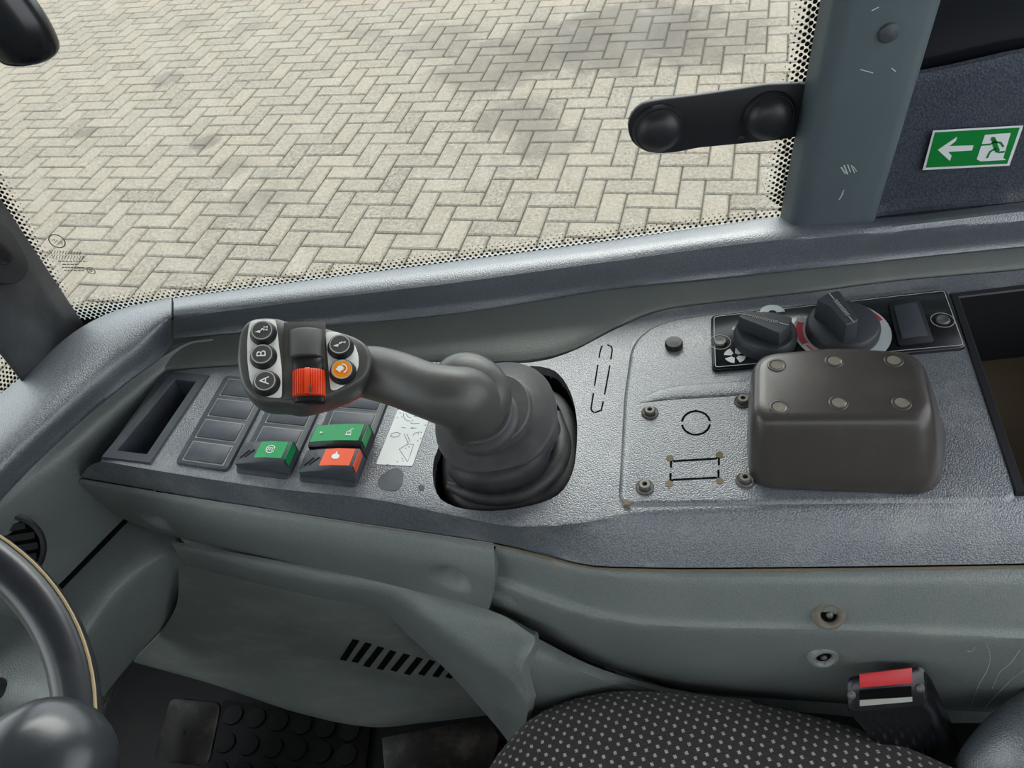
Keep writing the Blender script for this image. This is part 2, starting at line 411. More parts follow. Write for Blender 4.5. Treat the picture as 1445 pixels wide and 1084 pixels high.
def boolean(o, cutters):
    """cut the closed solids out of o for good"""
    for vf in cutters:
        c = mk('cutter', vf, 'dark', smooth=False)
        md = o.modifiers.new('cut', 'BOOLEAN'); md.operation = 'DIFFERENCE'; md.solver = 'EXACT'; md.object = c
        bpy.context.view_layer.update()
        dg = bpy.context.evaluated_depsgraph_get(); me = bpy.data.meshes.new_from_object(o.evaluated_get(dg))
        o.modifiers.remove(md); old = o.data; o.data = me; bpy.data.meshes.remove(old)
        cm = c.data; bpy.data.objects.remove(c); bpy.data.meshes.remove(cm)
    o.data.shade_smooth(); o.data.set_sharp_from_angle(angle=math.radians(38))
def text_mesh(txt, o, e1, e2, n, size, h):
    cu = bpy.data.curves.new('letters', 'FONT'); cu.body = txt; cu.size = 1; cu.align_x = 'CENTER'; cu.align_y = 'CENTER'
    ob = bpy.data.objects.new('letters', cu); COL.objects.link(ob); bpy.context.view_layer.update()
    me = bpy.data.meshes.new_from_object(ob.evaluated_get(bpy.context.evaluated_depsgraph_get()))
    V = np.array([o + (v.co.x * e1 + v.co.y * e2) * size + n * h for v in me.vertices]); Fc = [tuple(p.vertices) for p in me.polygons]
    bpy.data.objects.remove(ob); bpy.data.curves.remove(cu); bpy.data.meshes.remove(me)
    return V, Fc

# ================================================================== THE GROUND OUTSIDE
BW = .105
BU = np.array([.961, .071, -.267]); BV = np.array([-.235, .720, -.653])
bu = nrm(np.array([AX @ BU, AY @ BU, 0])); bv = np.array([AX @ BV, AY @ BV, 0]); bv = nrm(bv - bu * (bu @ bv))
def lat(u, v): return CAM[:2] + ((u - 13.749) * bu[:2] + (v - 32.809) * bv[:2]) * BW
pave = struct(mk('pavement', abox((-16, -9, -.06), (12, 15, -.012)), 'mortar', smooth=False, loc=(0, 0, -.06)))
tag(pave, 'herringbone pavement of pale concrete blocks outside the window')
bricks = []
for v in range(-60, 62):
    for u in range(-75, 95):
        k = (u - v) % 4
        if k == 0: c = lat(u + 1, v + .5); bricks.append((c, 0))
        elif k == 2: c = lat(u + .5, v); bricks.append((c, 1))
def brick_mesh(lx, ly):
    j, ch, h = .0036, .006, .012
    V = []
    for z, ins in ((-.03, j), (-.006 + .0, j), (0., j + ch)):
        V += [(-lx / 2 + ins, -ly / 2 + ins, z), (lx / 2 - ins, -ly / 2 + ins, z), (lx / 2 - ins, ly / 2 - ins, z), (-lx / 2 + ins, ly / 2 - ins, z)]
    Fc = [(8, 9, 10, 11)]
    for b in (0, 4):
        for i in range(4): Fc.append((b + i, b + (i + 1) % 4, b + 4 + (i + 1) % 4, b + 4 + i))
    return np.array(V), Fc
def proj(p):
    d = np.asarray(p) - CAM; c = d[0] * AX + d[1] * AY + d[2] * AZ
    return (c[0] / c[2] * F + CX, c[1] / c[2] * F + CY, c[2])
bm0 = brick_mesh(2 * BW, BW)
bmesh0 = bpy.data.meshes.new('brick'); bmesh0.from_pydata([tuple(q) for q in bm0[0]], [], bm0[1]); bmesh0.materials.append(MT['brick'])
rz0 = math.atan2(bu[1], bu[0])
def sill_y(x):  # lowest pixel row where ground shows
    return np.interp(x, [0, 90, 243, 1110, 1180], [330, 440, 420, 303, 0])
vis, rest = [], []
for c, o in bricks:
    if not (-9 < c[0] < 6.5 and .95 < c[1] < 11): continue
    q = proj((c[0], c[1], 0))
    hid = (q[0] < 95 and q[1] < 125 and q[0] + .55 * 0 < 80) or (885 < q[0] < 1140 and 125 < q[1] < 205)
    if q[2] > 0 and -5 < q[0] < 1165 and 0 < q[1] < sill_y(q[0]) - 4 and not hid: vis.append((-q[1], c, o))
    else: rest.append((c, o))
vis.sort(key=lambda t: t[0])
near, far = vis[:300], vis[300:]
for _, c, o in near:
    b = bpy.data.objects.new('brick', bmesh0); COL.objects.link(b); b.parent = pave
    b.location = (c[0], c[1], .06 + random.uniform(-.0015, .0015)); b.rotation_euler = (random.uniform(-.006, .006), random.uniform(-.006, .006), rz0 + (math.pi / 2 if o else 0) + random.uniform(-.006, .006))
VV, FF = [], []
for k, (c, o) in enumerate([(c, o) for _, c, o in far] + rest):
    a = rz0 + (math.pi / 2 if o else 0) + random.uniform(-.006, .006); ca, sa = math.cos(a), math.sin(a); v = bm0[0]
    VV.append(np.column_stack([c[0] + v[:, 0] * ca - v[:, 1] * sa, c[1] + v[:, 0] * sa + v[:, 1] * ca, v[:, 2] + random.uniform(-.0015, .0015)]))
    FF += [tuple(i + 12 * k for i in f) for f in bm0[1]]
tag(mk('brick_field', (np.vstack(VV), FF), 'brick', pave, smooth=False, clean=False), kind='stuff')

# ================================================================== CAB SHELL
GY = .705                       # plane of the side window
struct(mk('floor', abox((-1.0, -.75, .70), (.95, .74, .76)), 'floor', smooth=False))
struct(mk('ceiling', join(abox((-1.0, -.78, 2.30), (-.80, .78, 2.36)), abox((.30, -.78, 2.30), (.98, .78, 2.36)), abox((-.80, -.78, 2.30), (.30, .78, 2.36))), 'roof', smooth=False))
struct(mk('wall_left_light_block', abox((-1.0, -.78, .70), (.95, -.74, 1.98)), 'green', smooth=False))  # unseen left side, built tall to keep side light off the console lip
struct(mk('wall_rear', abox((.92, -.74, .76), (.96, .74, 1.50)), 'green', smooth=False))
struct(mk('wall_front', abox((-1.02, -.74, .76), (-.98, .715, 1.15)), 'green', smooth=False))
struct(mk('wall_right', join(abox((-.63, .715, .76), (.92, .745, 1.385)), abox((-1.0, .715, .76), (-.63, .745, 1.22))), 'lining', smooth=False))

# side window: pane, frit, etched mark
win = mk('window_1', abox((-.60, GY, 1.39), (.262, GY + .005, 2.28)), 'glass', smooth=False); struct(win)
tag(win, 'side window pane with black dotted border')
yF = GY - .0006
xl0, zl0 = P(0, 285, y=GY)[[0, 2]]; xl1, zl1 = P(86, 436, y=GY)[[0, 2]]
xr0, zr0 = P(1157, 0, y=GY)[[0, 2]]; xr1, zr1 = P(1100, 300, y=GY)[[0, 2]]
zb = P(650, 366, y=GY)[2]
def xleft(z): return xl1 + (z - zl1) * (xl0 - xl1) / (zl0 - zl1)
def xright(z): return xr1 + (z - zr1) * (xr0 - xr1) / (zr0 - zr1)
dots = []
def add_dot(x, z, r):
    k = 8 if r > .0012 else 6; th = np.linspace(0, 2 * np.pi, k, endpoint=False)
    dots.append((np.column_stack([x + r * np.cos(th), np.full(k, yF), z + r * np.sin(th)]), [tuple(range(k))]))
PX, PZ = .0060, .0040
for i in range(8):                                   # bottom rows
    z = zb - .013 + i * PZ; r = float(np.interp(i, [0, 3, 7], [.0024, .0020, .0005]))
    n = int((xright(z) - xleft(z)) / PX) + 1
    for j in range(n):
        add_dot(xleft(z) + j * PX + (PX / 2 if i % 2 else 0), z, r)
for side in (0, 1):                                  # upright rows
    for i in range(6):
        r = float(np.interp(i, [0, 2, 5], [.0024, .0020, .0006]))
        for j in range(150):
            z = zb + .010 + j * PX + (PX / 2 if i % 2 else 0)
            if z > 2.25: break
            x = xleft(z) + .0 + i * PZ if side == 0 else xright(z) - .0 - i * PZ
            if z < zb + .010 + i * PZ * .9: continue
            add_dot(x, z, r)
tag(mk('frit_dots', join(*dots), 'frit', win, smooth=False, clean=False), kind='stuff')
band = []
zt = 2.26
band.append(prism([(xleft(zb) - .001, yF, zb - .03), (xleft(zt) - .001, yF, zt), (xleft(zt) - .06, yF, zt), (xleft(zb) - .06, yF, zb - .03)], (0, -.0004, 0)))
band.append(prism([(xright(zb) + .001, yF, zb - .03), (xright(zt) + .001, yF, zt), (xright(zt) + .03, yF, zt), (xright(zb) + .03, yF, zb - .03)], (0, -.0004, 0)))
band.append(prism([(xleft(zb) - .06, yF, zb - .014), (xleft(zb) - .06, yF, zb - .03), (xright(zb) + .03, yF, zb - .03), (xright(zb) + .03, yF, zb - .014)], (0, -.0004, 0)))
mk('border_band', join(*band), 'frit', win, smooth=False)
# etched mark low in the corner: oval with a scribble, outlined lettering, rows of tiny print
def G_(px, py): q = P(px, py, y=yF); return q
th = np.linspace(0, 2 * np.pi, 24, endpoint=False)
oc = [G_(80.5 + 11.6 * math.cos(t) - 1.2 * math.sin(t), 340.3 + 8.3 * math.sin(t) + 4 * math.cos(t)) for t in th]
et = [strip(oc, .0011, (0, -1, 0), .0002, True)]
et.append(strip([G_(74, 339), G_(77, 337), G_(78, 343), G_(81, 338), G_(83, 344), G_(86, 340), G_(88, 345)], .0009, (0, -1, 0), .0002))
for k, (x0, x1, yy, am) in enumerate(((70, 114, 355.5, 2.6), (73, 118, 362, 2.8))):
    et.append(strip([G_(x0 + (x1 - x0) * i / 22, yy + (am if i % 2 else -am) + 2.2 * i / 22) for i in range(23)], .0010, (0, -1, 0), .0002))
for x0, x1, yy in ((82, 123, 368.5), (88, 111, 373), (88, 119, 377.2), (91, 119, 381.5)):
    x = x0
    while x < x1:
        e = x + random.uniform(2.2, 5.5); et.append(strip([G_(x, yy), G_(min(e, x1), yy + .3)], .0012, (0, -1, 0), .0002)); x = e + 1.3
oc = [G_(128.5 + 5.8 * math.cos(t), 382 + 4 * math.sin(t) + 2 * math.cos(t)) for t in th]
et.append(strip(oc, .0008, (0, -1, 0), .0002, True)); et.append(strip([G_(126, 382), G_(128, 380), G_(129, 384), G_(131, 382)], .0008, (0, -1, 0), .0002))
mk('etched_mark', join(*et), 'etch', win, smooth=False)

# windscreen beyond the front pillar
WA, WB = np.array([-.628, .69, 0]), np.array([-.90, -.66, 0]); wd_ = nrm(WB - WA); wno = np.array([-wd_[1], wd_[0], 0]); wno = wno if wno @ (CAM - WA) > 0 else -wno
w2 = mk('window_2', prism([WA + UP * .95, WB + UP * .95, WB + UP * 2.28, WA + UP * 2.28], -wno * .005), 'glass', smooth=False); struct(w2)
tag(w2, 'windscreen with dotted border beyond the dark front pillar')
dots = []
q0 = PP(14, 548, WA, wno)
for i in range(16):
    for j in range(45):
        c = WA + wd_ * (.004 + j * PX + (PX / 2 if i % 2 else 0)) + UP * (q0[2] - .02 + i * PZ) + wno * .0006
        k = 8; th8 = np.linspace(0, 2 * np.pi, k, endpoint=False); r = float(np.interp(min(i, j * 1.5 + 4), [0, 8, 15], [.0023, .0018, .0008]))
        dots.append((np.array([c + (wd_ * math.cos(t) + UP * math.sin(t)) * r for t in th8]), [tuple(range(k))]))
tag(mk('frit_dots', join(*dots), 'frit', w2, smooth=False, clean=False), kind='stuff')

# ================================================================== TRIMS ROUND THE WINDOW
def rowp(pts, z=None, y=None): return [P(a, b, z=z, y=y) for a, b in pts]
sx = [245, 480, 650, 860, 1000, 1110, 1240, 1445, 1640]
def srow(ys, **k): return [P(a, b, **k) for a, b in zip(sx, ys)]
g_edge = [420, 389, 367, 339, 319, 304, 306, 283, 262]
sill_rows = [srow([v + 3 for v in g_edge], y=GY + .012),
             srow([v + 1 for v in g_edge], y=GY - .004),
             srow([430, 400, 379, 352, 333, 319, 316, 293, 273], z=1.4285),
             srow([444, 416, 396, 368, 348, 336, 326, 306, 286], z=1.4275),
             srow([451, 423, 403, 375, 356, 344, 334, 315, 296], z=1.4215),
             srow([470, 446, 428, 400, 384, 373, 358, 338, 322], z=1.396),
             srow([478, 458, 441, 409, 395, 383, 369, 349, 333], z=1.388),
             srow([476, 457, 440, 408, 394, 382, 368, 348, 332], z=1.380)]
sill = struct(mk('trim_1', loft([ext(r) for r in sill_rows], 150, 40, .006), 'sill'))
tag(sill, 'blue grey padded sill trim running below the side window')
t2 = [[(-160, 668), (0, 556), (60, 505), (110, 465), (165, 438), (242, 419)],
      [(-150, 690), (0, 580), (64, 522), (118, 478), (172, 447), (242, 426)],
      [(-130, 735), (0, 625), (78, 548), (138, 497), (188, 464), (242, 440)],
      [(-110, 770), (0, 660), (90, 574), (152, 518), (200, 484), (242, 452)],
      [(-85, 810), (0, 694), (100, 596), (172, 534), (218, 503), (242, 474)],
      [(-80, 822), (0, 707), (104, 604), (180, 540), (224, 508), (243, 484)],
      [(-80, 822), (0, 707), (104, 604), (180, 540), (224, 508), (243, 484)]]
tz = [1.412, 1.424, 1.428, 1.421, 1.402, 1.394, 1.384]
tr2 = struct(mk('trim_2', loft([[P(a, b, z=z - dzz) for (a, b), dzz in zip(r, (0, 0, 0, 0, dl_ * .4, dl_))] for r, z, dl_ in zip(t2, tz, (0, 0, 0, 0, .012, .009, .009))], 90, 40, .006), 'sill'))
tag(tr2, 'pale worn dashboard trim curving from sill towards steering wheel')

# lining between sill and console
lin_top = [(232, 492), (300, 474), (480, 452), (650, 436), (860, 404), (1000, 390), (1110, 378), (1240, 364), (1445, 344), (1640, 328)]
con_back = [(232, 524), (330, 517), (480, 512), (640, 511), (745, 512), (805, 497), (862, 468), (921, 442), (981, 431), (1143, 413), (1265, 397), (1445, 381), (1640, 362)]
def rs(pts, n): return crv(np.array(pts, float), n)
n_ = 40
lt, lb = rs(lin_top, n_), rs(con_back, n_)
lrows = [[P(a, b, z=1.387) for a, b in lt], [P(*(a * .5 + b * .5), z=1.384) for a, b in zip(lt, lb)], [P(*(a * .08 + b * .92), z=1.3795) for a, b in zip(lt, lb)], [P(a, b + 9, z=1.366) for a, b in lb]]
trl = struct(mk('trim_3', loft([ext(r) for r in lrows], 130, 16, .006), 'lining')); tag(trl, 'green grey lining strip between the console and the window sill')

# dash side wall under trim 2
wr = [[(-80, 822), (0, 707), (104, 604), (180, 540), (256, 488), (300, 478)],
      [(-70, 850), (0, 740), (110, 640), (190, 570), (262, 512), (300, 500)],
      [(-60, 930), (0, 830), (60, 790), (150, 700), (240, 600), (300, 560)],
      [(-40, 960), (0, 900), (80, 828), (165, 742), (250, 660), (310, 600)]]
wz = [1.388, 1.37, 1.29, 1.24]
dsw = struct(mk('wall_dashboard', loft([rowp(r, z=z) for r, z in zip(wr, wz)], 60, 30, .008), 'green'))
tag(dsw, 'green grey side of the dashboard below the curved trim')

# pillar cover
py0 = .664
pc = thing('pillar_cover', 'grey green moulded cover of the window pillar', 'pillar cover', P(1175, 335, y=py0))
bl, br, tl, tr = P(1117, 343, y=py0), P(1232, 328, y=py0), P(1187, 0, y=py0), P(1331, 0, y=py0)
k = (2.28 - bl[2]) / (tl[2] - bl[2]); tl2 = bl + (tl - bl) * k; k = (2.28 - br[2]) / (tr[2] - br[2]); tr2_ = br + (tr - br) * k
rings = []
for f in np.linspace(0, 1, 30):
    a, b = bl + (tl2 - bl) * f, br + (tr2_ - br) * f
    sec = [a + (-.004, .035, 0), a + (-.003, .012, 0), a + (0, .004, 0), a + (.004, 0, 0), a + (.012, -.002, 0), (a + b) / 2 + (0, -.003, 0), b + (-.012, -.002, 0), b + (-.004, 0, 0), b + (0, .004, 0), b + (.002, .012, 0), b + (.002, .035, 0)]
    rings.append(np.array(sec))
pb = mk('cover_shell', stack(rings, True), 'pillar', pc, angle=50)
pn = np.array([0, -1., 0])
mk('bolt_plug', lathe(P(1254, 46, y=py0 - .003), pn, [(.0085, 0), (.0085, .001), (.0075, .0025), (.004, .0035), (.0005, .004)], 24), 'switch', pc)
sc_ = []
for x0, y0, x1, y1, wd in ((1187, 236, 1193, 245, .0012), (1191, 233, 1196, 246, .0012), (1196, 232, 1200, 243, .001), (1201, 233, 1206, 244, .0009), (1204, 235, 1209, 242, .0007), (1184, 282, 1190, 272, .001), (1188, 274, 1191, 268, .0008), (1214, 98, 1232, 103, .0006), (1230, 15, 1240, 10, .0008), (1258, 96, 1264, 101, .0008)):
    mk('scratch', strip([P(x0, y0, y=py0 - .0032), P(x1, y1, y=py0 - .0032)], wd, pn, .0002), 'dial', pc, smooth=False)

# front pillar (dark, left)
fp = thing('front_pillar', 'dark grey front pillar standing on dashboard trim at left edge', 'pillar', P(60, 500, z=1.41))
fa, fb = P(97, 455, z=1.415), P(30, 538, z=1.418)
topa = P(0, 312, y=fa[1]); da = (topa - fa) / (topa[2] - fa[2])
dv = np.array([-.033, .038, 0.])
rings = []
for z in np.linspace(-.02, .86, 12):
    a, b = fa + da * z, fb + np.array([da[0], da[1], 1.]) * z
    rings.append(np.array([a + (0, .02, 0), a, a + (b - a) * .08 + (.002, 0, 0), b - (b - a) * .1, b, b + dv, a + dv + (-.004, .01, 0)]))
mk('pillar_shell', stack(rings, True), 'pillar_dark', fp, bevel=.002)
sw = P(8, 372, y=fa[1] - .02)
pvn = nrm(np.cross(fb - fa, UP)); pvn = pvn if pvn @ (CAM - fa) > 0 else -pvn
po = fa + (fb - fa) * .3
def pp(px, py): return PP(px, py, po + pvn * .004, pvn)
mk('grip_pad', prism(roundpoly([pp(-40, 300), pp(2, 318), pp(34, 372), pp(24, 398), pp(-8, 404), pp(-50, 380)], .012), pvn * .01), 'black', fp, bevel=.003)
mk('pad_recess', prism(roundpoly([pp(-30, 330), pp(0, 340), pp(8, 362), pp(0, 376), pp(-30, 370)], .006), pvn * .0115), 'blackgloss', fp, bevel=.001)

# rear side lining beyond the pillar
rl = [[(1150, 322), (1250, 304), (1350, 293), (1445, 284), (1640, 262)], [(1150, 290), (1250, 285), (1350, 275), (1445, 262), (1640, 240)],
      [(1190, 200), (1290, 190), (1350, 180), (1445, 165), (1640, 140)], [(1210, 130), (1310, 112), (1380, 95), (1445, 82), (1640, 50)],
      [(1215, 112), (1315, 96), (1380, 82), (1445, 68), (1640, 35)]]
ry = [.694, .702, .704, .703, .708]
rear = struct(mk('wall_rear_side', loft([ext(rowp(r, y=y)) for r, y in zip(rl, ry)], 70, 24, .006), 'navy'))
tag(rear, 'dark navy grey textured lining behind the pillar carrying the green sign')
zz = P(1380, 85, y=.70)[2]
rec = struct(mk('wall_rear_upper', abox((.262, .718, zz - .06), (.92, .735, 2.28)), 'blackgloss', smooth=False)); tag(rec, 'smooth black panel above the textured rear lining')

# ================================================================== EXIT SIGN
def sg(X_, Y_, d=0.): return P(1280 + X_ / 8.757, 150 + Y_ / 8.757, y=.7000 - d)
so = sg(200, 780)
es = thing('exit_sign', 'green and white emergency exit sticker with arrow and running figure', 'exit sign', so)
nn = np.array([0, -1., 0])
mk('backing', prism([sg(320, 298), sg(1435, 235), sg(1262, 730), sg(190, 785)], (0, -.0006, 0)), 'ink', es, smooth=False)
mk('green_field', prism([sg(345, 322, .0007), sg(1392, 262, .0007), sg(1236, 708, .0007), sg(232, 757, .0007)], (0, -.0003, 0)), 'sign', es, smooth=False)
mk('arrow', prism([sg(x, y, .0011) for x, y in ((378, 538), (620, 375), (600, 430), (520, 492), (820, 482), (803, 545), (505, 563), (550, 608), (528, 675))], (0, -.0002, 0)), 'ink', es, smooth=False)
mk('doorway', prism([sg(x, y, .0011) for x, y in ((962, 352), (1280, 330), (1186, 640), (1222, 662), (912, 680), (860, 655))], (0, -.0002, 0)), 'ink', es, smooth=False)
man = [prism([sg(1065 + 32 * math.cos(t), 406 + 30 * math.sin(t), .0014) for t in np.linspace(0, 2 * np.pi, 14, endpoint=False)], (0, -.0002, 0))]
def limb(pts, w_): return strip([sg(x, y, .0014) for x, y in pts], w_ / 8.757 * .00068, nn, .0002)
man += [limb([(1075, 425), (1090, 490), (1120, 560)], 55), limb([(1085, 440), (1155, 450), (1190, 500)], 26), limb([(1075, 440), (1030, 470), (920, 478)], 24),
        limb([(1100, 520), (1025, 560), (985, 640)], 28), limb([(1115, 550), (1130, 568), (1205, 562)], 26)]
mk('running_figure', join(*man), 'sign', es, smooth=False)

# ================================================================== WINDOW HINGE BRACKET
hy = GY - .001
hb = thing('window_hinge', 'black hinge plate with two domed caps fixed on the window', 'hinge', P(1010, 200, y=hy))
def hp(X_, Y_, y=hy): return P(860 + X_ / 2.463, Y_ / 2.463, y=y)
out = [hp(*q) for q in ((60, 430), (72, 385), (110, 350), (170, 338), (300, 322), (450, 300), (540, 285), (655, 281), (690, 285), (690, 452), (640, 468), (560, 480), (300, 505), (230, 520), (160, 525), (105, 510), (72, 480))]
mk('plate', prism(roundpoly(out, .006, 3), (0, -.006, 0)), 'black', hb, bevel=.0015)
for cx_, cy_, holes in ((170, 455, ((118, 457), (228, 485))), (552, 412, ((595, 380), (512, 470)))):
    o = hp(cx_, cy_ - 10, hy - .006)
    cpt = mk('domed_cap', lathe(o, (0, -1, 0), [(.0245, -.002), (.0245, .002), (.0225, .0055), (.0215, .0055), (.0205, .008), (.017, .0125), (.011, .0155), (.005, .0168), (.0005, .017)], 36), 'black', hb)
    for hx, hy_ in holes:
        q = PP(860 + hx / 2.463, hy_ / 2.463, o + (0, -.012, 0), nn)
        nn2 = nrm(q - (o + np.array([0, .012, 0])))
        mk('pin_hole', lathe(o + np.array([0, .004, 0]) + nn2 * .019, nn2, [(.0026, 0), (.0026, .0022), (.0018, .0022), (.0015, .0008), (.0003, .0008)], 12), 'dark', cpt)
mk('rivet', lathe(hp(455, 480, hy - .006), (0, -1, 0), [(.004, 0), (.004, .001), (.0005, .0018)], 16, sy=.6), 'black', hb)

# ================================================================== TOP-LEFT GRAB HANDLE
hd = P(40, 60, y=.56)
gh = thing('grab_handle', 'rounded black grab handle end in the top left corner', 'handle', P(50, 100, y=.56))
pth = [P(-170, -190, y=.56), P(-90, -90, y=.56), P(-20, -10, y=.56), P(25, 48, y=.56), P(42, 78, y=.56), P(46, 86, y=.56)]
gd = nrm(pth[3] - pth[1])
mk('handle_bar', tube(pth, [.026, .026, .025, .024, .020, .006], 24, 40, up=(0, -1, 0), flat=.8), 'blackgloss', gh)
mk('handle_cover', tube([p + np.array([-.012, -.014, -.004]) for p in pth[:4]], [.017, .017, .016, .004], 16, 24, up=(0, -1, 0), flat=.8), 'black', gh)

# ================================================================== SIDE CONSOLE
ZC = 1.38
fold = [(142, 650), (247, 668), (380, 688), (520, 703), (640, 727), (720, 742), (800, 740), (880, 728), (960, 722), (1200, 716), (1445, 708), (1640, 702)]
bott = [(113, 673), (250, 697), (390, 719), (540, 742), (690, 764), (760, 780), (830, 797), (900, 800), (980, 801), (1200, 799), (1445, 795), (1640, 790)]
nb = 80
B3 = crv(ext([P(a, b, z=ZC) for a, b in con_back]), nb); F3 = crv(ext([P(a, b, z=ZC) for a, b in fold]), nb); L3 = crv(ext([P(a, b, z=1.345) for a, b in bott]), nb)
rows = []
for t in (0, .2, .4, .6, .8, .94): rows.append(B3 * (1 - t) + F3 * t)
rows.append(F3 * .985 + B3 * .015 + (0, 0, -.0008))
rows.append(F3 * .85 + L3 * .15 + (0, 0, .0012))
for t in (.45, .75, .93): rows.append(F3 * (1 - t) + L3 * t + (0, 0, .002 * (1 - t)))
rows.append(L3 + (0, 0, -.004)); rows.append(L3 + (0, .012, -.007))
sc = thing('side_console', 'worn grey side console carrying switches and joystick', 'console', P(760, 700, z=1.30))
boot_hole = [(611, 676), (612, 650), (617, 636), (628, 600), (650, 560), (690, 530), (740, 517), (775, 520), (792, 532), (806, 556), (814, 593), (813, 640), (806, 672), (788, 698), (752, 713), (700, 721), (660, 719), (634, 712), (618, 700)]
slot_in = [(166, 637), (208, 642), (277, 540), (248, 537)]
bin_in = [(1353, 424), (1640, 390), (1720, 678), (1443, 688)]
def flatz(px, py, z): return P(px, py, z=ZC)[:2].tolist() + [z]
def plate_holes(outer, holes, depth):
    """flat plate with real openings, their edges turned down by depth"""
    bm = bmesh.new(); ed = []
    for lp_ in [outer] + holes:
        vs = [bm.verts.new(tuple(p)) for p in lp_]; ed += [bm.edges.new((vs[i], vs[(i + 1) % len(vs)])) for i in range(len(vs))]
    bmesh.ops.triangle_fill(bm, use_beauty=True, use_dissolve=False, edges=ed, normal=(0, 0, 1))
    bm.verts.index_update(); V = np.array([v.co[:] for v in bm.verts]); Fc = [tuple(v.index for v in f.verts) for f in bm.faces]; bm.free()
    parts = [(V, Fc)]
    for h in holes:
        h = np.asarray(h); parts.append(stack([h, h + np.array([0, 0, -.0015]), h + np.array([0, 0, -depth])], False))
    return join(*parts)
BH = crv([flatz(a, b, ZC) for a, b in boot_hole], 60, True)
SH = np.array([flatz(a, b, ZC) for a, b in slot_in]); NH = np.array([flatz(a, b, ZC) for a, b in bin_in])
F3i = F3 * .988 + B3 * .012
outer = np.vstack([B3, F3i[::-1]])
lip = [F3i]
for t, dz_ in ((.0, -.0006), (.10, -.0002), (.2, .0012), (.45, .0035), (.75, .002), (.93, .0005), (1, 0)): lip.append(F3 * (1 - t) + L3 * t + np.array([0, 0, dz_]))
lip += [L3 + np.array([0, .002, -.004]), L3 + np.array([0, .014, -.006])]
left_wall = [np.array([B3[0] + (F3i[0] - B3[0]) * t for t in np.linspace(0, 1, 12)]) + np.array([-.002 * k, 0, -.012 * k]) for k in (0, .2, .6, 1, 3)]
top = mk('console_top', join(plate_holes(outer, [BH, SH, NH], .014), stack([np.array(r) for r in lip], False, False), stack(left_wall, False, False)), 'console', sc, angle=45)
mk('dust_line', tube(L3[1:] + np.array([0, -.0006, -.0035]), .0011, 6), 'dustdirt', sc)
# wells below the openings
def well(poly, z1, z0, th_):
    p = np.asarray(poly); c = p.mean(0); q = p + np.array([nrm(v) * th_ for v in (p - c)])
    return stack([np.column_stack([q[:, :2], np.full(len(p), z0 - th_)]), np.column_stack([q[:, :2], np.full(len(p), z1)]), np.column_stack([p[:, :2], np.full(len(p), z1)]), np.column_stack([p[:, :2], np.full(len(p), z0)])], True)
mk('boot_well', well(np.array([flatz(a, b, ZC) for a, b in boot_hole]) * [1, 1, 1], ZC - .011, ZC - .05, .004), 'dark', sc)

def offs(poly2, d):
    """grow a plan polygon outwards by d"""
    p = np.asarray(poly2)[:, :2]; n = len(p); out = []; A = sum(p[i][0] * p[(i + 1) % n][1] - p[(i + 1) % n][0] * p[i][1] for i in range(n)); s = 1 if A > 0 else -1
    for i in range(n):
        a, b, c = p[i - 1], p[i], p[(i + 1) % n]; d1 = (b - a) / np.linalg.norm(b - a); d2 = (c - b) / np.linalg.norm(c - b)
        n1 = np.array([d1[1], -d1[0]]) * s; n2 = np.array([d2[1], -d2[0]]) * s; m = (n1 + n2); m /= np.linalg.norm(m); out.append(b + m * d / max(m @ n1, .4))
    return np.array(out)
def lift(p2, z): return np.column_stack([np.asarray(p2)[:, :2], np.full(len(p2), z)])
def tray(name, poly2, z1, zf, rim, rimh, m, parent, floor_mat=None):
    o2 = offs(poly2, rim); i2 = np.asarray(poly2)[:, :2]
    rings = [lift(o2, z1 + .0003), lift(offs(poly2, rim - .0012), z1 + rimh), lift(offs(poly2, .0012), z1 + rimh), lift(i2, z1 + rimh - .0012), lift(offs(poly2, -.003), zf), ]
    inner = stack(rings, False)
    fl = (lift(offs(poly2, -.003), zf), [tuple(range(len(i2)))])
    # outer skin under the console
    outs = stack([lift(offs(poly2, .0012), z1 + rimh), lift(offs(poly2, .0001), z1 - .002), lift(offs(poly2, -.0015), zf - .003)], False)
    bt = (lift(offs(poly2, -.0015), zf - .003), [tuple(range(len(i2)))])
    o = mk(name, join(inner, outs, bt), m, parent, smooth=False)
    f = mk('tray_floor', (np.vstack([lift(offs(poly2, -.0025), zf), lift(offs(poly2, -.0025), zf - .002)]), prism(lift(poly2, 0), (0, 0, 1))[1]), floor_mat or m, o, smooth=False)
    return o
tray('storage_slot', [flatz(a, b, 0)[:2] for a, b in slot_in], ZC, ZC - .045, .011, .0022, 'switch', sc, 'blackgloss')
tray('storage_bin', [flatz(a, b, 0)[:2] for a, b in bin_in], ZC, ZC - .085, .008, .004, 'black', sc, 'brownfloor')

# raised deck plate on the right of the joystick
deck = [(876, 712), (880, 640), (884, 560), (893, 495), (903, 478), (925, 462), (960, 452), (1080, 436), (1330, 406), (1344, 420), (1430, 690), (1428, 705)]
dk = np.array([flatz(a, b, ZC) for a, b in deck]); c3 = dk.mean(0)
dk = roundpoly(dk, .008, 4)
r2 = [lift(offs(dk, .0025), ZC - .0005), lift(offs(dk, .001), ZC + .001), lift(dk, ZC + .0022), lift(offs(dk, -.002), ZC + .0026)]
mk('deck_plate', stack(r2, True), 'console', sc, angle=60)
ZD = ZC + .0026
# shallow fold across the deck, under the heater panel
fr_ = [P(a, b, z=ZD) for a, b in ((902, 568), (925, 560), (955, 554), (1000, 551), (1056, 547))]
mk('deck_fold', tube(fr_, [.0015, .006, .0085, .009, .009], 14, 30, flat=.16), 'console', sc)
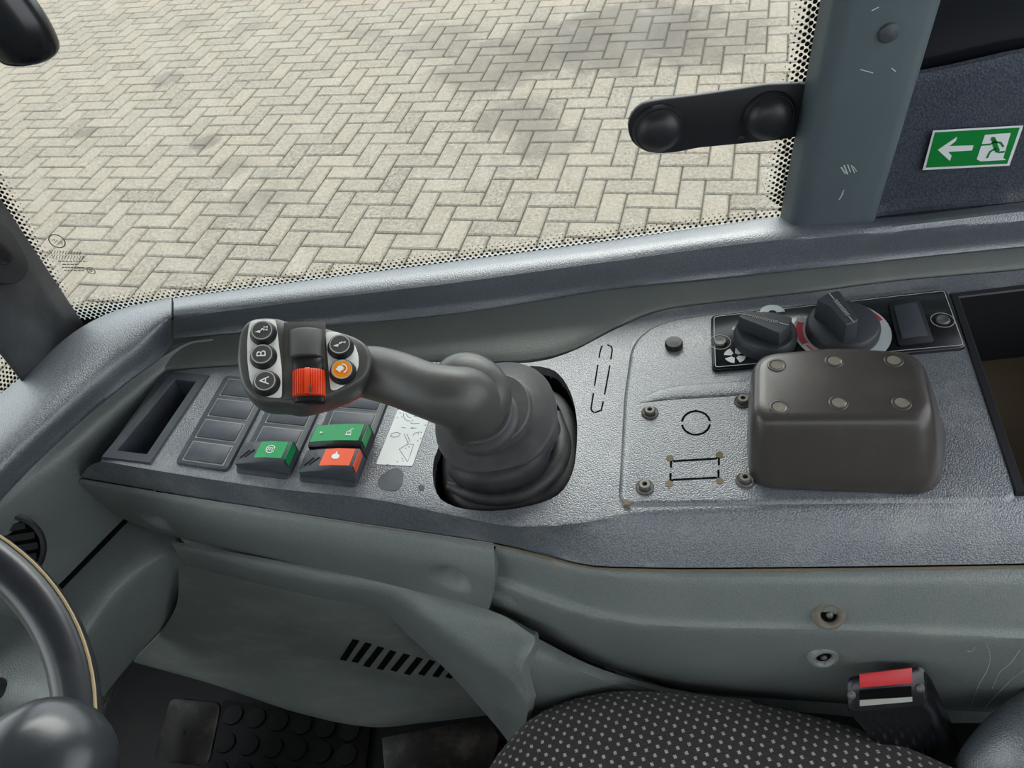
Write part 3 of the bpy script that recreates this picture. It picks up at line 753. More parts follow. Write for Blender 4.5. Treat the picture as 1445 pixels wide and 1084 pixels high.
# plugs, screws, punched outlines
mk('round_plug', lathe(P(951, 488, z=ZD), UP, [(.0085, 0), (.0085, .004), (.0075, .0055), (.0005, .0058)], 24), 'black', sc)
for a, b in ((917, 583), (1048, 567), (910, 688), (1051, 678)):
    o = P(a, b, z=ZD)
    s_ = mk('screw', lathe(o, UP, [(.0075, 0), (.0075, .0012), (.0066, .002), (.0052, .0014), (.0048, .0014), (.0048, .0045), (.0042, .0053), (.0022, .0053), (.0018, .0025), (.0003, .0025)], 24), 'steel', sc)
def gd_(X_, Y_): return P(870 + X_ / 4.337, 480 + Y_ / 4.337, z=ZD + .0001)
slots = []
arc = lambda c, rx, ry, a0, a1: [gd_(c[0] + rx * math.cos(math.radians(t)), c[1] - ry * math.sin(math.radians(t))) for t in np.linspace(a0, a1, 16)]
slots.append(arc((486, 507), 86, 72, 10, 172)); slots.append(arc((486, 507), 86, 72, 190, 352))
slots.append([gd_(478, 432), gd_(494, 432)])
slots += [[gd_(325, 722), gd_(350, 741), gd_(610, 725), gd_(640, 695)], [gd_(333, 735), gd_(333, 780)], [gd_(626, 715), gd_(626, 765)],
          [gd_(318, 885), gd_(345, 855), gd_(610, 842), gd_(640, 866)], [gd_(330, 815), gd_(330, 865)], [gd_(624, 795), gd_(624, 845)]]
for s_ in slots: mk('punched_slot', strip(s_, .0018, UP, .0002), 'dark', sc, smooth=False)
for a, b in ((326, 724), (630, 703), (322, 880), (632, 862)):
    mk('punched_corner', lathe(gd_(a, b), UP, [(.0032, 0), (.0032, .0003)], 14), 'dustdirt', sc)
def gs(X_, Y_): return P(540 + X_ / 3.388, 440 + Y_ / 3.388, z=ZC + .0001)
os_ = [gs(*q) for q in ((1075, 158), (1095, 170), (1092, 220), (1050, 450), (1035, 475), (1010, 482), (997, 465), (1003, 420), (1040, 190), (1055, 165))]
os_ = crv(os_, 40, True)
for i0, i1 in ((0, 6), (7, 15), (16, 27), (28, 34), (35, 40)):
    mk('punched_slot', strip(os_[i0:i1], .0014, UP, .0002), 'dark', sc, smooth=False)
mk('worn_corner', prism([P(*q, z=ZD - .001) for q in ((877, 707), (884, 706), (890, 714), (882, 714))], (0, 0, .002)), 'dustdirt', sc, smooth=False)
# stains
for pts in (((537, 690), (533, 680), (542, 668), (556, 661), (567, 664), (569, 676), (563, 690), (552, 693)), ((590, 687), (594, 684), (599, 687), (597, 692), (592, 692))):
    mk('oily_stain', prism(crv([P(a, b, z=ZC + .0001) for a, b in pts], 24, True), (0, 0, .0002)), 'switch', sc, smooth=False)

# ------------------------------------------------------------------ switch panels and rockers
e2s = np.array([.0225, .111, 0.])
def panel(bl_, br_, label, rockers_at, nrows=4):
    b0, b1 = P(*bl_, z=ZC), P(*br_, z=ZC); e1 = b1 - b0
    t = thing('switch_panel', label, 'switch panel', b0, 'switch panels on the console')
    q = lambda s, r, z=0: b0 + e1 * s + e2s * r + np.array([0, 0, z])
    fr0 = roundpoly([q(0, 0), q(1, 0), q(1, 1.03), q(0, 1.03)], .006, 4)
    rr = [lift(fr0, ZC + .0002), lift(offs(fr0, -.001), ZC + .0028), lift(offs(fr0, -.003), ZC + .0034)]
    mk('panel_frame', stack(rr, True), 'switch', t, angle=50)
    hgt = .98 / nrows
    for i in range(nrows):
        if i in rockers_at: continue
        r0, r1 = .035 + i * hgt, .035 + i * hgt + hgt * .86
        gp = [q(.13, r0, .0033), q(.9, r0, .0033), q(.9, r1, .0033), q(.13, r1, .0033)]
        g = mk('blank_cover', prism([q(.15, r0 + .012, .0033), q(.88, r0 + .012, .0033), q(.88, r1 - .012, .0033), q(.15, r1 - .012, .0033)], (0, 0, .0014)), 'switch', t, bevel=.0004)
        mk('dusty_groove', prism(gp, (0, 0, .0004)), 'groove', g, smooth=False)
    return t, q, hgt
def rocker(q, r0, r1, z0, label, lab_mat, l0, sym, hi=(.007, .012, .0165, .0185), grip=True, out=1.0):
    """wedge rocker lying across the panel, higher at its right end"""
    o = q(.5, r0); t = thing('rocker_switch', label, 'rocker switch', o + np.array([0, 0, z0 - .001]), 'rocker switches on the console')
    ss = np.linspace(.04, out, 12); hh = np.interp(ss, [.04, .3, .65, out], hi)
    def top(s): return np.interp(s, ss, hh)
    rings = []
    for s in ss:
        h = top(s)
        sec = [(0, 0), (0, .75), (.10, .96), (.22, 1.0), (.5, .985), (.78, 1.0), (.90, .96), (1, .75), (1, 0)]
        rings.append(np.array([q(s, r0 + (r1 - r0) * a, z0 + h * k) for a, k in sec]))
    mk('rocker_body', stack(rings, True), 'switch' if grip else 'black', t, angle=40)
    seg_ = np.linspace(l0, out - .05, 8); R0, R1 = [], []
    for s in seg_:
        R0.append(q(s, r0 + (r1 - r0) * .13, z0 + top(s) * .985 + .0005)); R1.append(q(s, r0 + (r1 - r0) * .87, z0 + top(s) * .985 + .0005))
    G = np.array([R0, [(a + b) / 2 for a, b in zip(R0, R1)], R1]); lab = mk('colour_label', shell(G, .0012), lab_mat, t, angle=50)
    # turned-down end of the label
    hE = top(out)
    mk('label_end', prism([q(out + .005, r0 + (r1 - r0) * .13, z0 + hE * .98), q(out + .005, r0 + (r1 - r0) * .87, z0 + hE * .98), q(out + .005, r0 + (r1 - r0) * .87, z0 + hE * .45), q(out + .005, r0 + (r1 - r0) * .13, z0 + hE * .45)], nrm(q(1, 0) - q(0, 0)) * .0006), lab_mat, t, smooth=False)
    if grip:
        ch = []
        for off in (0, .1):
            ch.append(strip([q(.12 + off, r0 + (r1 - r0) * .2, z0 + top(.12 + off) + .0003), q(.26 + off, r0 + (r1 - r0) * .5, z0 + top(.26 + off) + .0003), q(.12 + off, r0 + (r1 - r0) * .8, z0 + top(.12 + off) + .0003)], .0012, UP, .0006))
        mk('grip_chevron', join(*ch), 'black', t, smooth=False)
    s0, f0 = sym
    base = q(s0, r0 + (r1 - r0) * .5, z0 + top(s0) * .985 + .0007)
    mk('symbol', f0(base, nrm(q(1, 0) - q(0, 0)), nrm(e2s)), 'ink', lab, smooth=False)
    return t
def sym_circle_m(o, a, b):
    c = [o + (a * math.cos(t) + b * math.sin(t)) * .0042 for t in np.linspace(0, 2 * np.pi, 20, endpoint=False)]
    zz_ = [o + a * x + b * y for x, y in ((-.0022, -.0018), (-.0022, .0016), (-.0004, .0016), (-.0004, -.0016), (-.0004, .0016), (.0018, .0016), (.0018, -.0018))]
    return join(strip(c, .0008, UP, .0002, True), strip(zz_[:3], .0007, UP, .0002), strip(zz_[4:], .0007, UP, .0002), strip([zz_[2], zz_[3]], .0007, UP, .0002))
def sym_tool(o, a, b):
    c = [o + a * (.001 + .0022 * math.cos(t)) + b * (-.001 + .0022 * math.sin(t)) for t in np.linspace(0, 2 * np.pi, 14, endpoint=False)]
    return join(strip(c, .0007, UP, .0002, True), strip([o + a * .0008 - b * .001, o + a * .002 + b * .003, o + a * .0045 + b * .0042], .0008, UP, .0002), strip([o + a * -.002 - b * .004, o + a * .004 - b * .0035], .0007, UP, .0002))
def sym_dot(o, a, b):
    c = np.array([o + (a * math.cos(t) + b * math.sin(t) * .8) * .0038 for t in np.linspace(0, 2 * np.pi, 14, endpoint=False)])
    return join(prism(c, (0, 0, .0002)), strip([o - a * .0002 + b * .003, o - a * .0006 + b * .0052], .0012, UP, .0002))
panel((247, 656), (322, 667), 'switch panel of four blank covers beside the storage slot', ())
t_, q2, h2 = panel((331, 668), (408, 678), 'middle switch panel holding one green rocker', (0,))
t_, q3, h3 = panel((420, 680), (503, 689), 'switch panel beside the white sticker holding two rockers', (0, 1))
rocker(q2, .04, .04 + h2 * .92, .0034, 'small black rocker with short green label on the middle panel', 'green_label', .42, (.68, sym_circle_m))
rocker(q3, .04, .04 + h3 * .92, .0034, 'black rocker with orange label nearest the console edge', 'orange_label', .42, (.66, sym_dot))
rk = rocker(q3, .02 + h3 * 1.06, .02 + h3 * 2.0, .0034, 'rocker with full length green label behind the orange one', 'green_label', .06, (.72, sym_tool), hi=(.010, .014, .018, .020), grip=False, out=1.0)
mk('indicator_lamp', lathe(q3(.22, .02 + h3 * 1.53, .0034 + .0135), UP, [(.0011, 0), (.0011, .0006), (.0003, .0009)], 10), 'ink', rk)

# sticker
def stp(X_, Y_, z=ZC + .0002): return P(520 + X_ / 10.84, 570 + Y_ / 10.84, z=z)
stk = thing('sticker', 'white instruction sticker with faint line drawing beside the joystick', 'sticker', stp(400, 900))
mk('sheet', prism(roundpoly([stp(115, 925), stp(670, 955), stp(945, 195), stp(640, 100), stp(450, 90)], .0015, 3), (0, 0, .0003)), 'sticker', stk, smooth=False)
dl = []
zp = ZC + .00055
for pts in ([(530, 140), (545, 220), (590, 260), (640, 262)], [(575, 150), (600, 200), (650, 215)], [(545, 460), (600, 590)], [(590, 460), (635, 580)], [(470, 695), (600, 615), (690, 620), (640, 780), (600, 890), (470, 695)],
            [(335, 500), (360, 450), (440, 435), (490, 460), (450, 505), (380, 510), (335, 500)], [(680, 490), (700, 450), (790, 430)], [(640, 290), (690, 305), (780, 295)], [(690, 195), (780, 190), (850, 205)]):
    dl.append(strip([stp(a, b, zp) for a, b in pts], .0005, UP, .0001))
for pts in ([(500, 360), (565, 375), (555, 362)], [(745, 372), (640, 378), (660, 362)]): dl.append(prism([stp(a, b, zp) for a, b in pts], (0, 0, .0001)))
for a, b in ((440, 210), (510, 200), (485, 140), (675, 255), (860, 205), (870, 325), (805, 437), (765, 460), (800, 530), (755, 565), (570, 680), (620, 660), (515, 840), (440, 885), (530, 875), (295, 925), (590, 625), (605, 590)):
    dl.append(lathe(stp(a, b, zp), UP, [(.0006, 0), (.0006, .0001)], 6))
mk('line_drawing', join(*dl), 'etch', stk, smooth=False)

# ================================================================== JOYSTICK
js = thing('joystick', 'black multi-button joystick with rubber boot rising from the console', 'joystick', P(712, 650, z=ZC - .03))
ho = P(430, 515, z=1.505)
hn = nrm(nrm(CAM - ho) + UP)
he1 = nrm(np.array([1., 0, 0]) - hn * hn[0]); he2 = np.cross(hn, he1)
def hk(X_, Y_, d=0.): return PP(330 + X_ / 7.225, 440 + Y_ / 7.225, ho + hn * d, hn)
head = [(48, 560), (42, 400), (70, 210), (150, 100), (280, 66), (440, 72), (540, 100), (660, 104), (800, 125), (960, 178), (1150, 230), (1270, 280), (1350, 350), (1388, 450), (1385, 570), (1330, 670), (1200, 765), (1050, 835), (930, 880), (800, 915), (640, 945), (480, 925), (300, 915), (180, 860), (90, 740)]
H0 = crv([hk(a, b) for a, b in head], 90, True); hc = H0.mean(0)
def sc_ring(k, d): return hc + (H0 - hc) * k + hn * d
mk('grip_head', stack([sc_ring(.80, -.036), sc_ring(.95, -.034), sc_ring(1.01, -.028), sc_ring(1.035, -.020), sc_ring(1.03, -.010), sc_ring(1.015, -.003), sc_ring(.99, 0), sc_ring(.95, .0012), sc_ring(.5, .0014)], True), 'grip', js, angle=60)
# red underside seam
mk('seam_line', strip(sc_ring(1.042, -.0245)[40:62], .0007, hn, .0006), 'red', js, smooth=False)
for nm, poly in (('button_plate', [(160, 120), (215, 88), (410, 84), (432, 105), (492, 600), (492, 865), (470, 885), (320, 872), (225, 815), (165, 700), (140, 500), (138, 300)]),
                 ('button_plate', [(935, 235), (955, 206), (1040, 210), (1150, 252), (1230, 330), (1272, 440), (1275, 560), (1235, 660), (1150, 742), (1040, 805), (1000, 805), (985, 785), (960, 500)])):
    mk(nm, prism(roundpoly([hk(a, b, .0012) for a, b in poly], .004, 4), hn * .0014), 'white', js, bevel=.0005)
# raised web either side of the rollers
def drum(x0, x1, y0, y1, h0, hb, lean=0., n=40, ridges=None):
    """barrel-topped thumb roller between pixel columns x0..x1 and rows y0..y1 on the head"""
    a, b, c, d = hk(x0, y1, 0), hk(x1, y1 + lean, 0), hk(x1, y0 + lean, 0), hk(x0, y0, 0)
    rings = []
    for s in np.linspace(0, 1, n):
        h = h0 + hb * math.sqrt(max(0, 1 - (2 * s - 1) ** 2 * .97))
        if ridges: h += ridges(s)
        p0, p1 = a + (b - a) * s, d + (c - d) * s
        rings.append(np.array([p0 - hn * .004, p0 + hn * h, p0 * .93 + p1 * .07 + hn * (h + .0008), p1 * .93 + p0 * .07 + hn * (h + .0008), p1 + hn * h, p1 - hn * .004]))
    return stack(rings, True)
mk('roller_bridge', drum(515, 935, 120, 900, .0010, .0022, 0), 'grip', js, angle=50)
mk('thumb_roller', drum(578, 908, 215, 480, .002, .0075, -8), 'roller', js, angle=50)
mk('thumb_roller', drum(600, 920, 490, 620, .001, .0052, -5), 'black', js, angle=50)
rdg = lambda s: (.0012 if .42 < s < .58 else (-.0008 if (s * 14) % 1 < .35 else 0)) * (1 if .06 < s < .94 else 0)
orr = mk('thumb_roller', drum(606, 940, 622, 880, .002, .0075, -5, 90, rdg), 'orange', js, angle=30); tag(orr, 'orange ribbed thumb roller')
mk('roller_mark', prism([hk(x, y, .0112) for x, y in ((768, 760), (796, 760), (796, 820), (768, 820))], hn * .0006), 'switch', orr, smooth=False)
mk('roller_lip', drum(620, 930, 880, 935, .0005, .004, -5), 'black', js, angle=50)
def button(X_, Y_, cap_mat, sym):
    o = hk(X_, Y_, .0026)
    b = mk('push_button', lathe(o, hn, [(.0105, 0), (.0108, .0012), (.0102, .0024), (.0096, .0044), (.0090, .0062), (.0082, .0070), (.0005, .0072)], 32), 'black', js)
    ring = [o + hn * .0072 + (he1 * math.cos(t) + he2 * math.sin(t)) * .0077 for t in np.linspace(0, 2 * np.pi, 32, endpoint=False)]
    mk('pale_ring', strip(ring, .0008, hn, .0003, True), 'groove', b, smooth=False)
    mk('cap_face', lathe(o, hn, [(.0073, .0071), (.0073, .0075), (.0003, .0076)], 28), cap_mat, b)
    top_ = o + hn * .0079
    mk('symbol', sym(top_), 'ink', b, smooth=False)
tx, ty = he2, -he1            # lettering reads with its top to the left
def letter(ch): return lambda o: text_mesh(ch, o, tx, ty, hn, .0105, .0)
def bolt(k):
    def f(o):
        z_ = [(-.004, -.0008), (-.0008, -.0012), (-.0006, .0006), (.0032, .0022), (.0004, .0020), (.0002, .0002), ]
        parts = [prism([o + he1 * (a - .0004) + he2 * (b - .0010) for a, b in [(-.0048, -.0006), (-.0008, -.0016), (-.0004, .0002), (.0026, .0020), (.0004, .0024), (-.0006, .0004), (-.0018, .0006)]], hn * .0002)]
        for i in range(k):
            c = o + he1 * .0030 + he2 * (.0012 + (i - (k - 1) / 2) * .0024)
            parts += [strip([c - he1 * .0013, c + he1 * .0013], .0006, hn, .0002), strip([c - he1 * .0013 - he2 * .0009, c - he1 * .0013 + he2 * .0009], .0005, hn, .0002), strip([c + he1 * .0013 - he2 * .0009, c + he1 * .0013 + he2 * .0009], .0005, hn, .0002)]
        return join(*parts)
    return f
def horn(o):
    A = prism([o + he1 * a + he2 * b for a, b in [(-.0048, -.0002), (-.0012, -.003), (-.0005, -.0012), (.0012, -.0008), (.0014, .0012), (.0002, .0028), (-.0022, .0030)]], hn * .0002)
    arc_ = [o + he1 * (.0004 + .0036 * math.cos(t)) + he2 * (.0004 + .0036 * math.sin(t)) for t in np.linspace(-1.3, 1.7, 12)]
    return join(A, strip(arc_, .0008, hn, .0002))
button(306, 228, 'grip', bolt(2)); button(306, 468, 'grip', letter('B')); button(337, 738, 'grip', letter('A'))
button(1092, 368, 'grip', bolt(1)); button(1114, 622, 'orange_cap', horn)
# neck and palm rest
def n3(px, py, z): return P(px, py, z=z)
neck = [n3(492, 526, 1.466), n3(524, 526, 1.472), n3(560, 535, 1.477), n3(600, 550, 1.477), n3(632, 559, 1.474), n3(655, 566, 1.464), n3(668, 580, 1.446), n3(676, 596, 1.428)]
mk('grip_neck', tube(neck, [.020, .0225, .0225, .0225, .0245, .0275, .0285, .0275], 28, 60, up=nrm(CAM - neck[3]), flat=.85), 'grip', js, angle=70)
tb = n3(664, 541, 1.470); tn = nrm(nrm(CAM - tb) + .8 * UP)
mk('thumb_rest', lathe(tb - tn * .02, tn, [(.010, -.016), (.024, -.010), (.0295, .000), (.0295, .008), (.026, .016), (.019, .0215), (.010, .024), (.0005, .025)], 32, sx=1.2, sy=.98, ref=n3(700, 560, 1.47) - n3(640, 520, 1.47)), 'grip', js, angle=70)
ja = nrm(UP + .45 * nrm(CAM - n3(690, 590, 1.43)) + np.array([-.22, 0, 0]))
mk('boot_collar', lathe(n3(679, 588, 1.434), ja, [(.026, -.014), (.031, -.012), (.0315, -.006), (.0305, -.002), (.029, -.001), (.0285, .005), (.027, .007), (.02, .007)], 40), 'rubber', js, angle=60)
FL = n3(697, 586, 1.420)
mk('boot_flange', lathe(FL, ja, [(.034, -.017), (.050, -.015), (.0535, -.011), (.054, -.002), (.0525, .0005), (.050, .001), (.038, .003), (.0355, .004), (.0345, .010), (.033, .0115), (.02, .012)], 56, sq=2.2), 'rubber', js, angle=30)
bc = np.array([flatz(a, b, 0) for a, b in boot_hole]).mean(0)[:2]
bl_o = np.array([bc[0] + .004, bc[1] + .002, ZC - .03])
mk('boot_base', lathe(bl_o, UP, [(.060, -.004), (.0655, 0), (.067, .012), (.064, .022), (.060, .026), (.054, .027), (.052, .022), (.048, .020), (.040, .024)], 56, sq=2.9, sx=.96, sy=1.13), 'rubber_dark', js, angle=60)
fo = FL - ja * .012
bel = []
th = np.linspace(0, 2 * np.pi, 48, endpoint=False)
for i, t in enumerate(np.linspace(0, 1, 26)):
    c0 = bl_o + np.array([0, 0, .018]); c = c0 * (1 - t) + fo * t
    rad = (.047 * (1 - t) + .036 * t) + .006 * math.sin(t * 3 * 2 * math.pi + .6)
    axn = nrm(UP * (1 - t) + ja * t); a1, a2, _ = frame(axn)
    wv = 1 + .04 * np.sin(3 * th + 2 * t)
    bel.append(c + (a1 * (rad * wv * np.cos(th))[:, None] + a2 * (rad * wv * np.sin(th))[:, None]))
mk('boot_bellows', stack(bel, True), 'rubber_dark', js, angle=70)
# pleat fold bulging to the front
mk('boot_pleat', tube([n3(640, 664, 1.388), n3(662, 672, 1.392), n3(692, 676, 1.394), n3(725, 668, 1.396), n3(752, 648, 1.398), n3(766, 622, 1.40)], [.006, .011, .012, .013, .013, .008], 18, 36, flat=1.15), 'rubber_dark', js, angle=70)
mk('boot_pleat', tube([n3(634, 686, 1.374), n3(668, 698, 1.376), n3(705, 702, 1.376), n3(745, 692, 1.378), n3(780, 664, 1.378), n3(792, 628, 1.378), n3(786, 585, 1.376)], [.005, .008, .009, .009, .009, .009, .005], 16, 40), 'rubber_dark', js, angle=70)

# ================================================================== HEATER CONTROL PANEL
ZH = ZD + .004
ac = thing('heater_panel', 'black heater control panel with two rotary knobs', 'control panel', P(1170, 520, z=ZD))
apl = roundpoly([P(*q, z=ZD) for q in ((1003, 449), (1334, 412), (1364, 494), (1005, 526))], .006, 5)
mk('panel_plate', stack([lift(apl, ZD), lift(apl, ZH - .001), lift(offs(apl, -.001), ZH)], True), 'blackgloss', ac, angle=50)
bo = offs(apl, -.0028)
mk('printed_border', strip(lift(bo, ZH + .0001), .0006, UP, .0001, True), 'dial', ac, smooth=False)
for a, b in ((1016, 483), (1330, 452)):
    o = P(a, b, z=ZH)
    s_ = mk('panel_screw', lathe(o, UP, [(.0062, 0), (.0062, .001), (.0052, .0022), (.004, .0022), (.0025, .0016), (.0003, .0016)], 20), 'steel', ac)
    rg = [o + np.array([math.cos(t), math.sin(t), 0]) * .0098 + np.array([0, 0, .0002]) for t in np.linspace(0, 2 * np.pi, 28, endpoint=False)]
    mk('printed_ring', strip(rg, .0005, UP, .0001, True), 'dial', s_, smooth=False)
# dial prints
k1, k2 = P(1079, 480, z=ZH), P(1188, 468, z=ZH)
def sector(o, r0, r1, a0, a1, z=.0002, n=14):
    th_ = np.radians(np.linspace(a0, a1, n)); A = [o + np.array([math.cos(t) * r0, math.sin(t) * r0, z]) for t in th_]; B = [o + np.array([math.cos(t) * r1, math.sin(t) * r1, z]) for t in th_[::-1]]
    return prism(A + B, (0, 0, .0001))
mk('temperature_dial', sector(k2, .026, .0425, -222, 44, n=40), 'dial', ac, smooth=False)
for sct in (sector(k2, .030, .0405, 12, 44, .0004), sector(k2, .0345, .0405, 150, 196, .0004), sector(k2, .0365, .0385, 200, 240, .0004)): mk('red_band', sct, 'redink', ac, smooth=False)
fo_ = P(1037, 502, z=ZH)
mk('fan_symbol', join(*[sector(fo_, .0028, .0098, a, a + 62) for a in (14, 104, 194, 284)]), 'ink', ac, smooth=False)
fo2 = P(1090, 442, z=ZH)
for sct in (sector(fo2, .004, .012, 0, 180), sector(P(1042, 466, z=ZH), .001, .006, 60, 170)): mk('airflow_symbol', sct, 'dial', ac, smooth=False)
# blank switch position
wq = [P(*q, z=ZH) for q in ((1252, 427), (1296, 421), (1318, 484), (1268, 490))]
mk('blank_bezel', prism(roundpoly(wq, .003, 3), (0, 0, .002)), 'black', ac, bevel=.0006)
wc = np.mean(wq, axis=0); mk('blank_insert', prism([wc + (p - wc) * .74 + np.array([0, 0, .002]) for p in wq], (0, 0, .0008)), 'switch', ac, bevel=.0003)
def knob(o, r, bar, hb, label):
    kb = mk('rotary_knob', lathe(o, UP, [(r, .0005), (r * 1.0, .007), (r * .96, .011), (r * .90, .0125), (.001, .0128)], 40), 'knob', ac); tag(kb, label)
    tp = np.array([P(a, b, z=ZH + hb) for a, b in bar]); tp = roundpoly(tp, .003, 3); ctr = tp.mean(0)
    b2 = ctr[:2] + (tp[:, :2] - ctr[:2]) * 1.06
    br_ = mk('pointer_bar', stack([lift(b2, ZH + .008), lift(tp, ZH + hb - .0012), lift(ctr[:2] + (tp[:, :2] - ctr[:2]) * .95, ZH + hb)], True), 'knob', kb, angle=40)
    return kb, ctr
kb, c_ = knob(k1, .0285, [(1041, 447), (1049, 437), (1070, 440), (1119, 447), (1113, 459), (1100, 471), (1070, 458)], .027, 'black knob turned level')
def kmark(pa, pb, hb, parent, wob):
    A, B = P(*pa, z=ZH + hb + .0002), P(*pb, z=ZH + hb + .0002); d = nrm(B - A); s = np.cross(UP, d); L = np.linalg.norm(B - A)
    parts = [strip([A, A + d * L * .2], .0009, UP, .0003), strip([B - d * L * .2, B], .0009, UP, .0003)]
    x = L * .24
    while x < L * .76:
        o = A + d * x; parts.append(strip([o - s * .0016, o + s * .0016, o + s * .0016 + d * .0018, o - s * .0014 + d * .0020], .0005, UP, .0003)); x += .0034
    mk('engraving', join(*parts), 'groove', parent, smooth=False)
kmark((1047, 443), (1113, 459), .027, kb, 0)
kb2, c_ = knob(k2, .0325, [(1152, 423), (1168, 413), (1184, 409), (1190, 418), (1213, 451), (1194, 459), (1172, 433)], .034, 'black knob turned diagonally')
kmark((1170, 414), (1205, 455), .034, kb2, 0)

# ================================================================== MOULDED COVER
cv = thing('moulded_cover', 'brown black moulded plastic cover with six dimples on console', 'cover', P(1200, 690, z=ZD))
ztop = ZD + .058
tc = [P(1058, 594, z=ztop), P(1326, 592, z=ztop), P(1304, 494, z=ztop), P(1180, 486, z=ztop), P(1060, 498, z=ztop)]
bc0 = [P(1058, 690, z=ZD), P(1327, 700, z=ZD), P(1337, 592, z=ZD), P(1200, 560, z=ZD), P(1052, 590, z=ZD)]
def cring(t, ins, z, r):
    p = [a * (1 - t) + b * t for a, b in zip(bc0, tc)]; q = roundpoly([np.array([k[0], k[1], z]) for k in p], r, 8)
    c = q.mean(0); return lift(c + (q - c) * (1 - ins / .055), z)
H_ = ztop - ZD
allr = [cring(0, .001, ZD, .022), cring(0, 0, ZD + .002, .022), cring(.25, 0, ZD + .25 * H_, .021), cring(.5, 0, ZD + .5 * H_, .020), cring(.70, .0, ZD + .66 * H_, .019), cring(.84, .0005, ZD + .80 * H_, .019), cring(.93, .0014, ZD + .90 * H_, .018), cring(1, .003, ZD + .965 * H_, .018), cring(1, .006, ztop - .0003, .020), cring(1, .010, ztop, .018)]
mk('cover_shell', stack(allr, True, True), 'brown', cv, angle=80)
for a, b in ((1096, 516), (1177, 510), (1261, 509), (1099, 575), (1183, 569), (1272, 569)):
    o = P(a, b, z=ztop)
    dm = mk('dimple', lathe(o, UP, [(.0078, -.002), (.0074, .0004), (.0064, .0009), (.0055, .0006), (.004, .0002), (.0004, .0001)], 22), 'brown', cv, angle=70)
    mk('dimple_dust', lathe(o, UP, [(.0050, .0003), (.0047, .0009), (.003, .0006), (.0004, .0005)], 18), 'dimple', dm, angle=70)

# ================================================================== CONSOLE FRONT PANELS
lp = [[(113, 676), (180, 687), (250, 699), (400, 722), (560, 746), (696, 766)],
      [(112, 682), (178, 697), (250, 711), (400, 735), (560, 760), (697, 782)],
      [(122, 694), (182, 714), (255, 732), (400, 760), (560, 790), (698, 814)],
      [(140, 712), (192, 734), (258, 752), (400, 782), (560, 816), (694, 846)],
      [(150, 722), (200, 742), (262, 760), (400, 790), (560, 826), (690, 859)],
      [(156, 724), (203, 744), (264, 762), (400, 792), (560, 828), (690, 861)]]
lz = [1.343, 1.338, 1.316, 1.278, 1.256, 1.246]
lpd = [(P(226, 738, z=1.290), .0130, .022), (P(637, 817, z=1.297), .0150, .022)]
lpo = mk('front_panel', loft([rowp(r, z=z) for r, z in zip(lp, lz)], 240, 60, .012, dents=lpd), 'green')
tag(lpo, 'long grey green front panel under the switch panels', 'panel')
rp = [[(702, 769), (760, 781), (830, 799), (900, 803), (980, 804), (1200, 802), (1445, 798), (1640, 794)],
      [(698, 778), (757, 793), (828, 810), (900, 818), (980, 822), (1200, 824), (1445, 822), (1640, 820)],
      [(694, 806), (752, 828), (822, 852), (900, 868), (980, 873), (1200, 878), (1445, 886), (1640, 890)],
      [(692, 822), (750, 846), (820, 872), (900, 888), (980, 893), (1200, 900), (1445, 910), (1640, 915)],
      [(690, 840), (752, 870), (828, 905), (905, 927), (985, 938), (1200, 950), (1445, 960), (1640, 968)],
      [(690, 858), (755, 893), (832, 930), (910, 957), (990, 974), (1200, 990), (1445, 1006), (1640, 1020)],
      [(692, 861), (757, 896), (834, 934), (912, 961), (992, 978), (1200, 994), (1445, 1010), (1640, 1024)]]
rz_ = [1.341, 1.336, 1.300, 1.286, 1.208, 1.110, 1.10]
RPz = [[z + (.11 * max(0, (900 - a) / 210) * k if True else 0) for a, b in r] for r, z, k in zip(rp, rz_, (0, 0, .05, .1, .55, 1.0, 1.0))]
rpr = [[P(a, b, z=zv) for (a, b), zv in zip(r, zr)] for r, zr in zip(rp, RPz)]
rpr = [ext(r) for r in rpr]
rpd = [(P(714, 842, z=1.275), .010, .014), (P(1169, 864, z=1.292), .010, .003), (P(1162, 929, z=1.250), .010, .003)]
rpo = thing('front_panel', 'wide grey green front panel with two screws behind the seat belt buckle', 'panel', P(1000, 1000, z=1.2))
mk('panel_shell', loft(rpr, 330, 70, .012, dents=rpd), 'green', rpo)
# screws in their bosses
def surf_n(px, py, G): 
    V = np.asarray(G[0]); d = [np.hypot(*(np.array(proj(p)[:2]) - (px, py))) for p in V[:len(V) // 2]]; i = int(np.argmin(d)); return V[i]
GG = loft(rpr, 300, 50, .012)
for a, b, nv_ in ((1169, 864, (0, -.75, .65)), (1162, 929, (0, -.95, .2))):
    n_v = nrm(nv_); o = surf_n(a, b, GG) + n_v * .0015
    bs = mk('screw_boss', lathe(o, n_v, [(.0135, -.003), (.0118, .0016), (.0095, .0028), (.0078, .0018), (.0066, -.002), (.0004, -.002)], 28), 'dimple' if b < 900 else 'green', rpo, angle=60)
    mk('recess', lathe(o - n_v * .0015, n_v, [(.0062, -.001), (.0062, .0005), (.0004, .0006)], 20), 'dark', bs)
    mk('screw_head', lathe(o - n_v * .001, n_v, [(.0026, 0), (.0026, .0018), (.0015, .0026), (.0003, .0026)], 14), 'steel', bs)
hl = []
for pts in ([(1392, 905), (1395, 925), (1388, 945), (1378, 965), (1366, 998)], [(1438, 915), (1420, 935), (1408, 948), (1400, 968)], [(1445, 940), (1425, 958), (1405, 975), (1385, 1000)], [(1362, 914), (1368, 916), (1374, 908)]):
    q = [surf_n(a, b, GG) for a, b in pts]; mk('scratch', strip([p + np.array([0, -.002, .0008]) for p in crv(q, 14)], .0005, (0, -1, .3), .0003), 'groove', rpo, smooth=False)

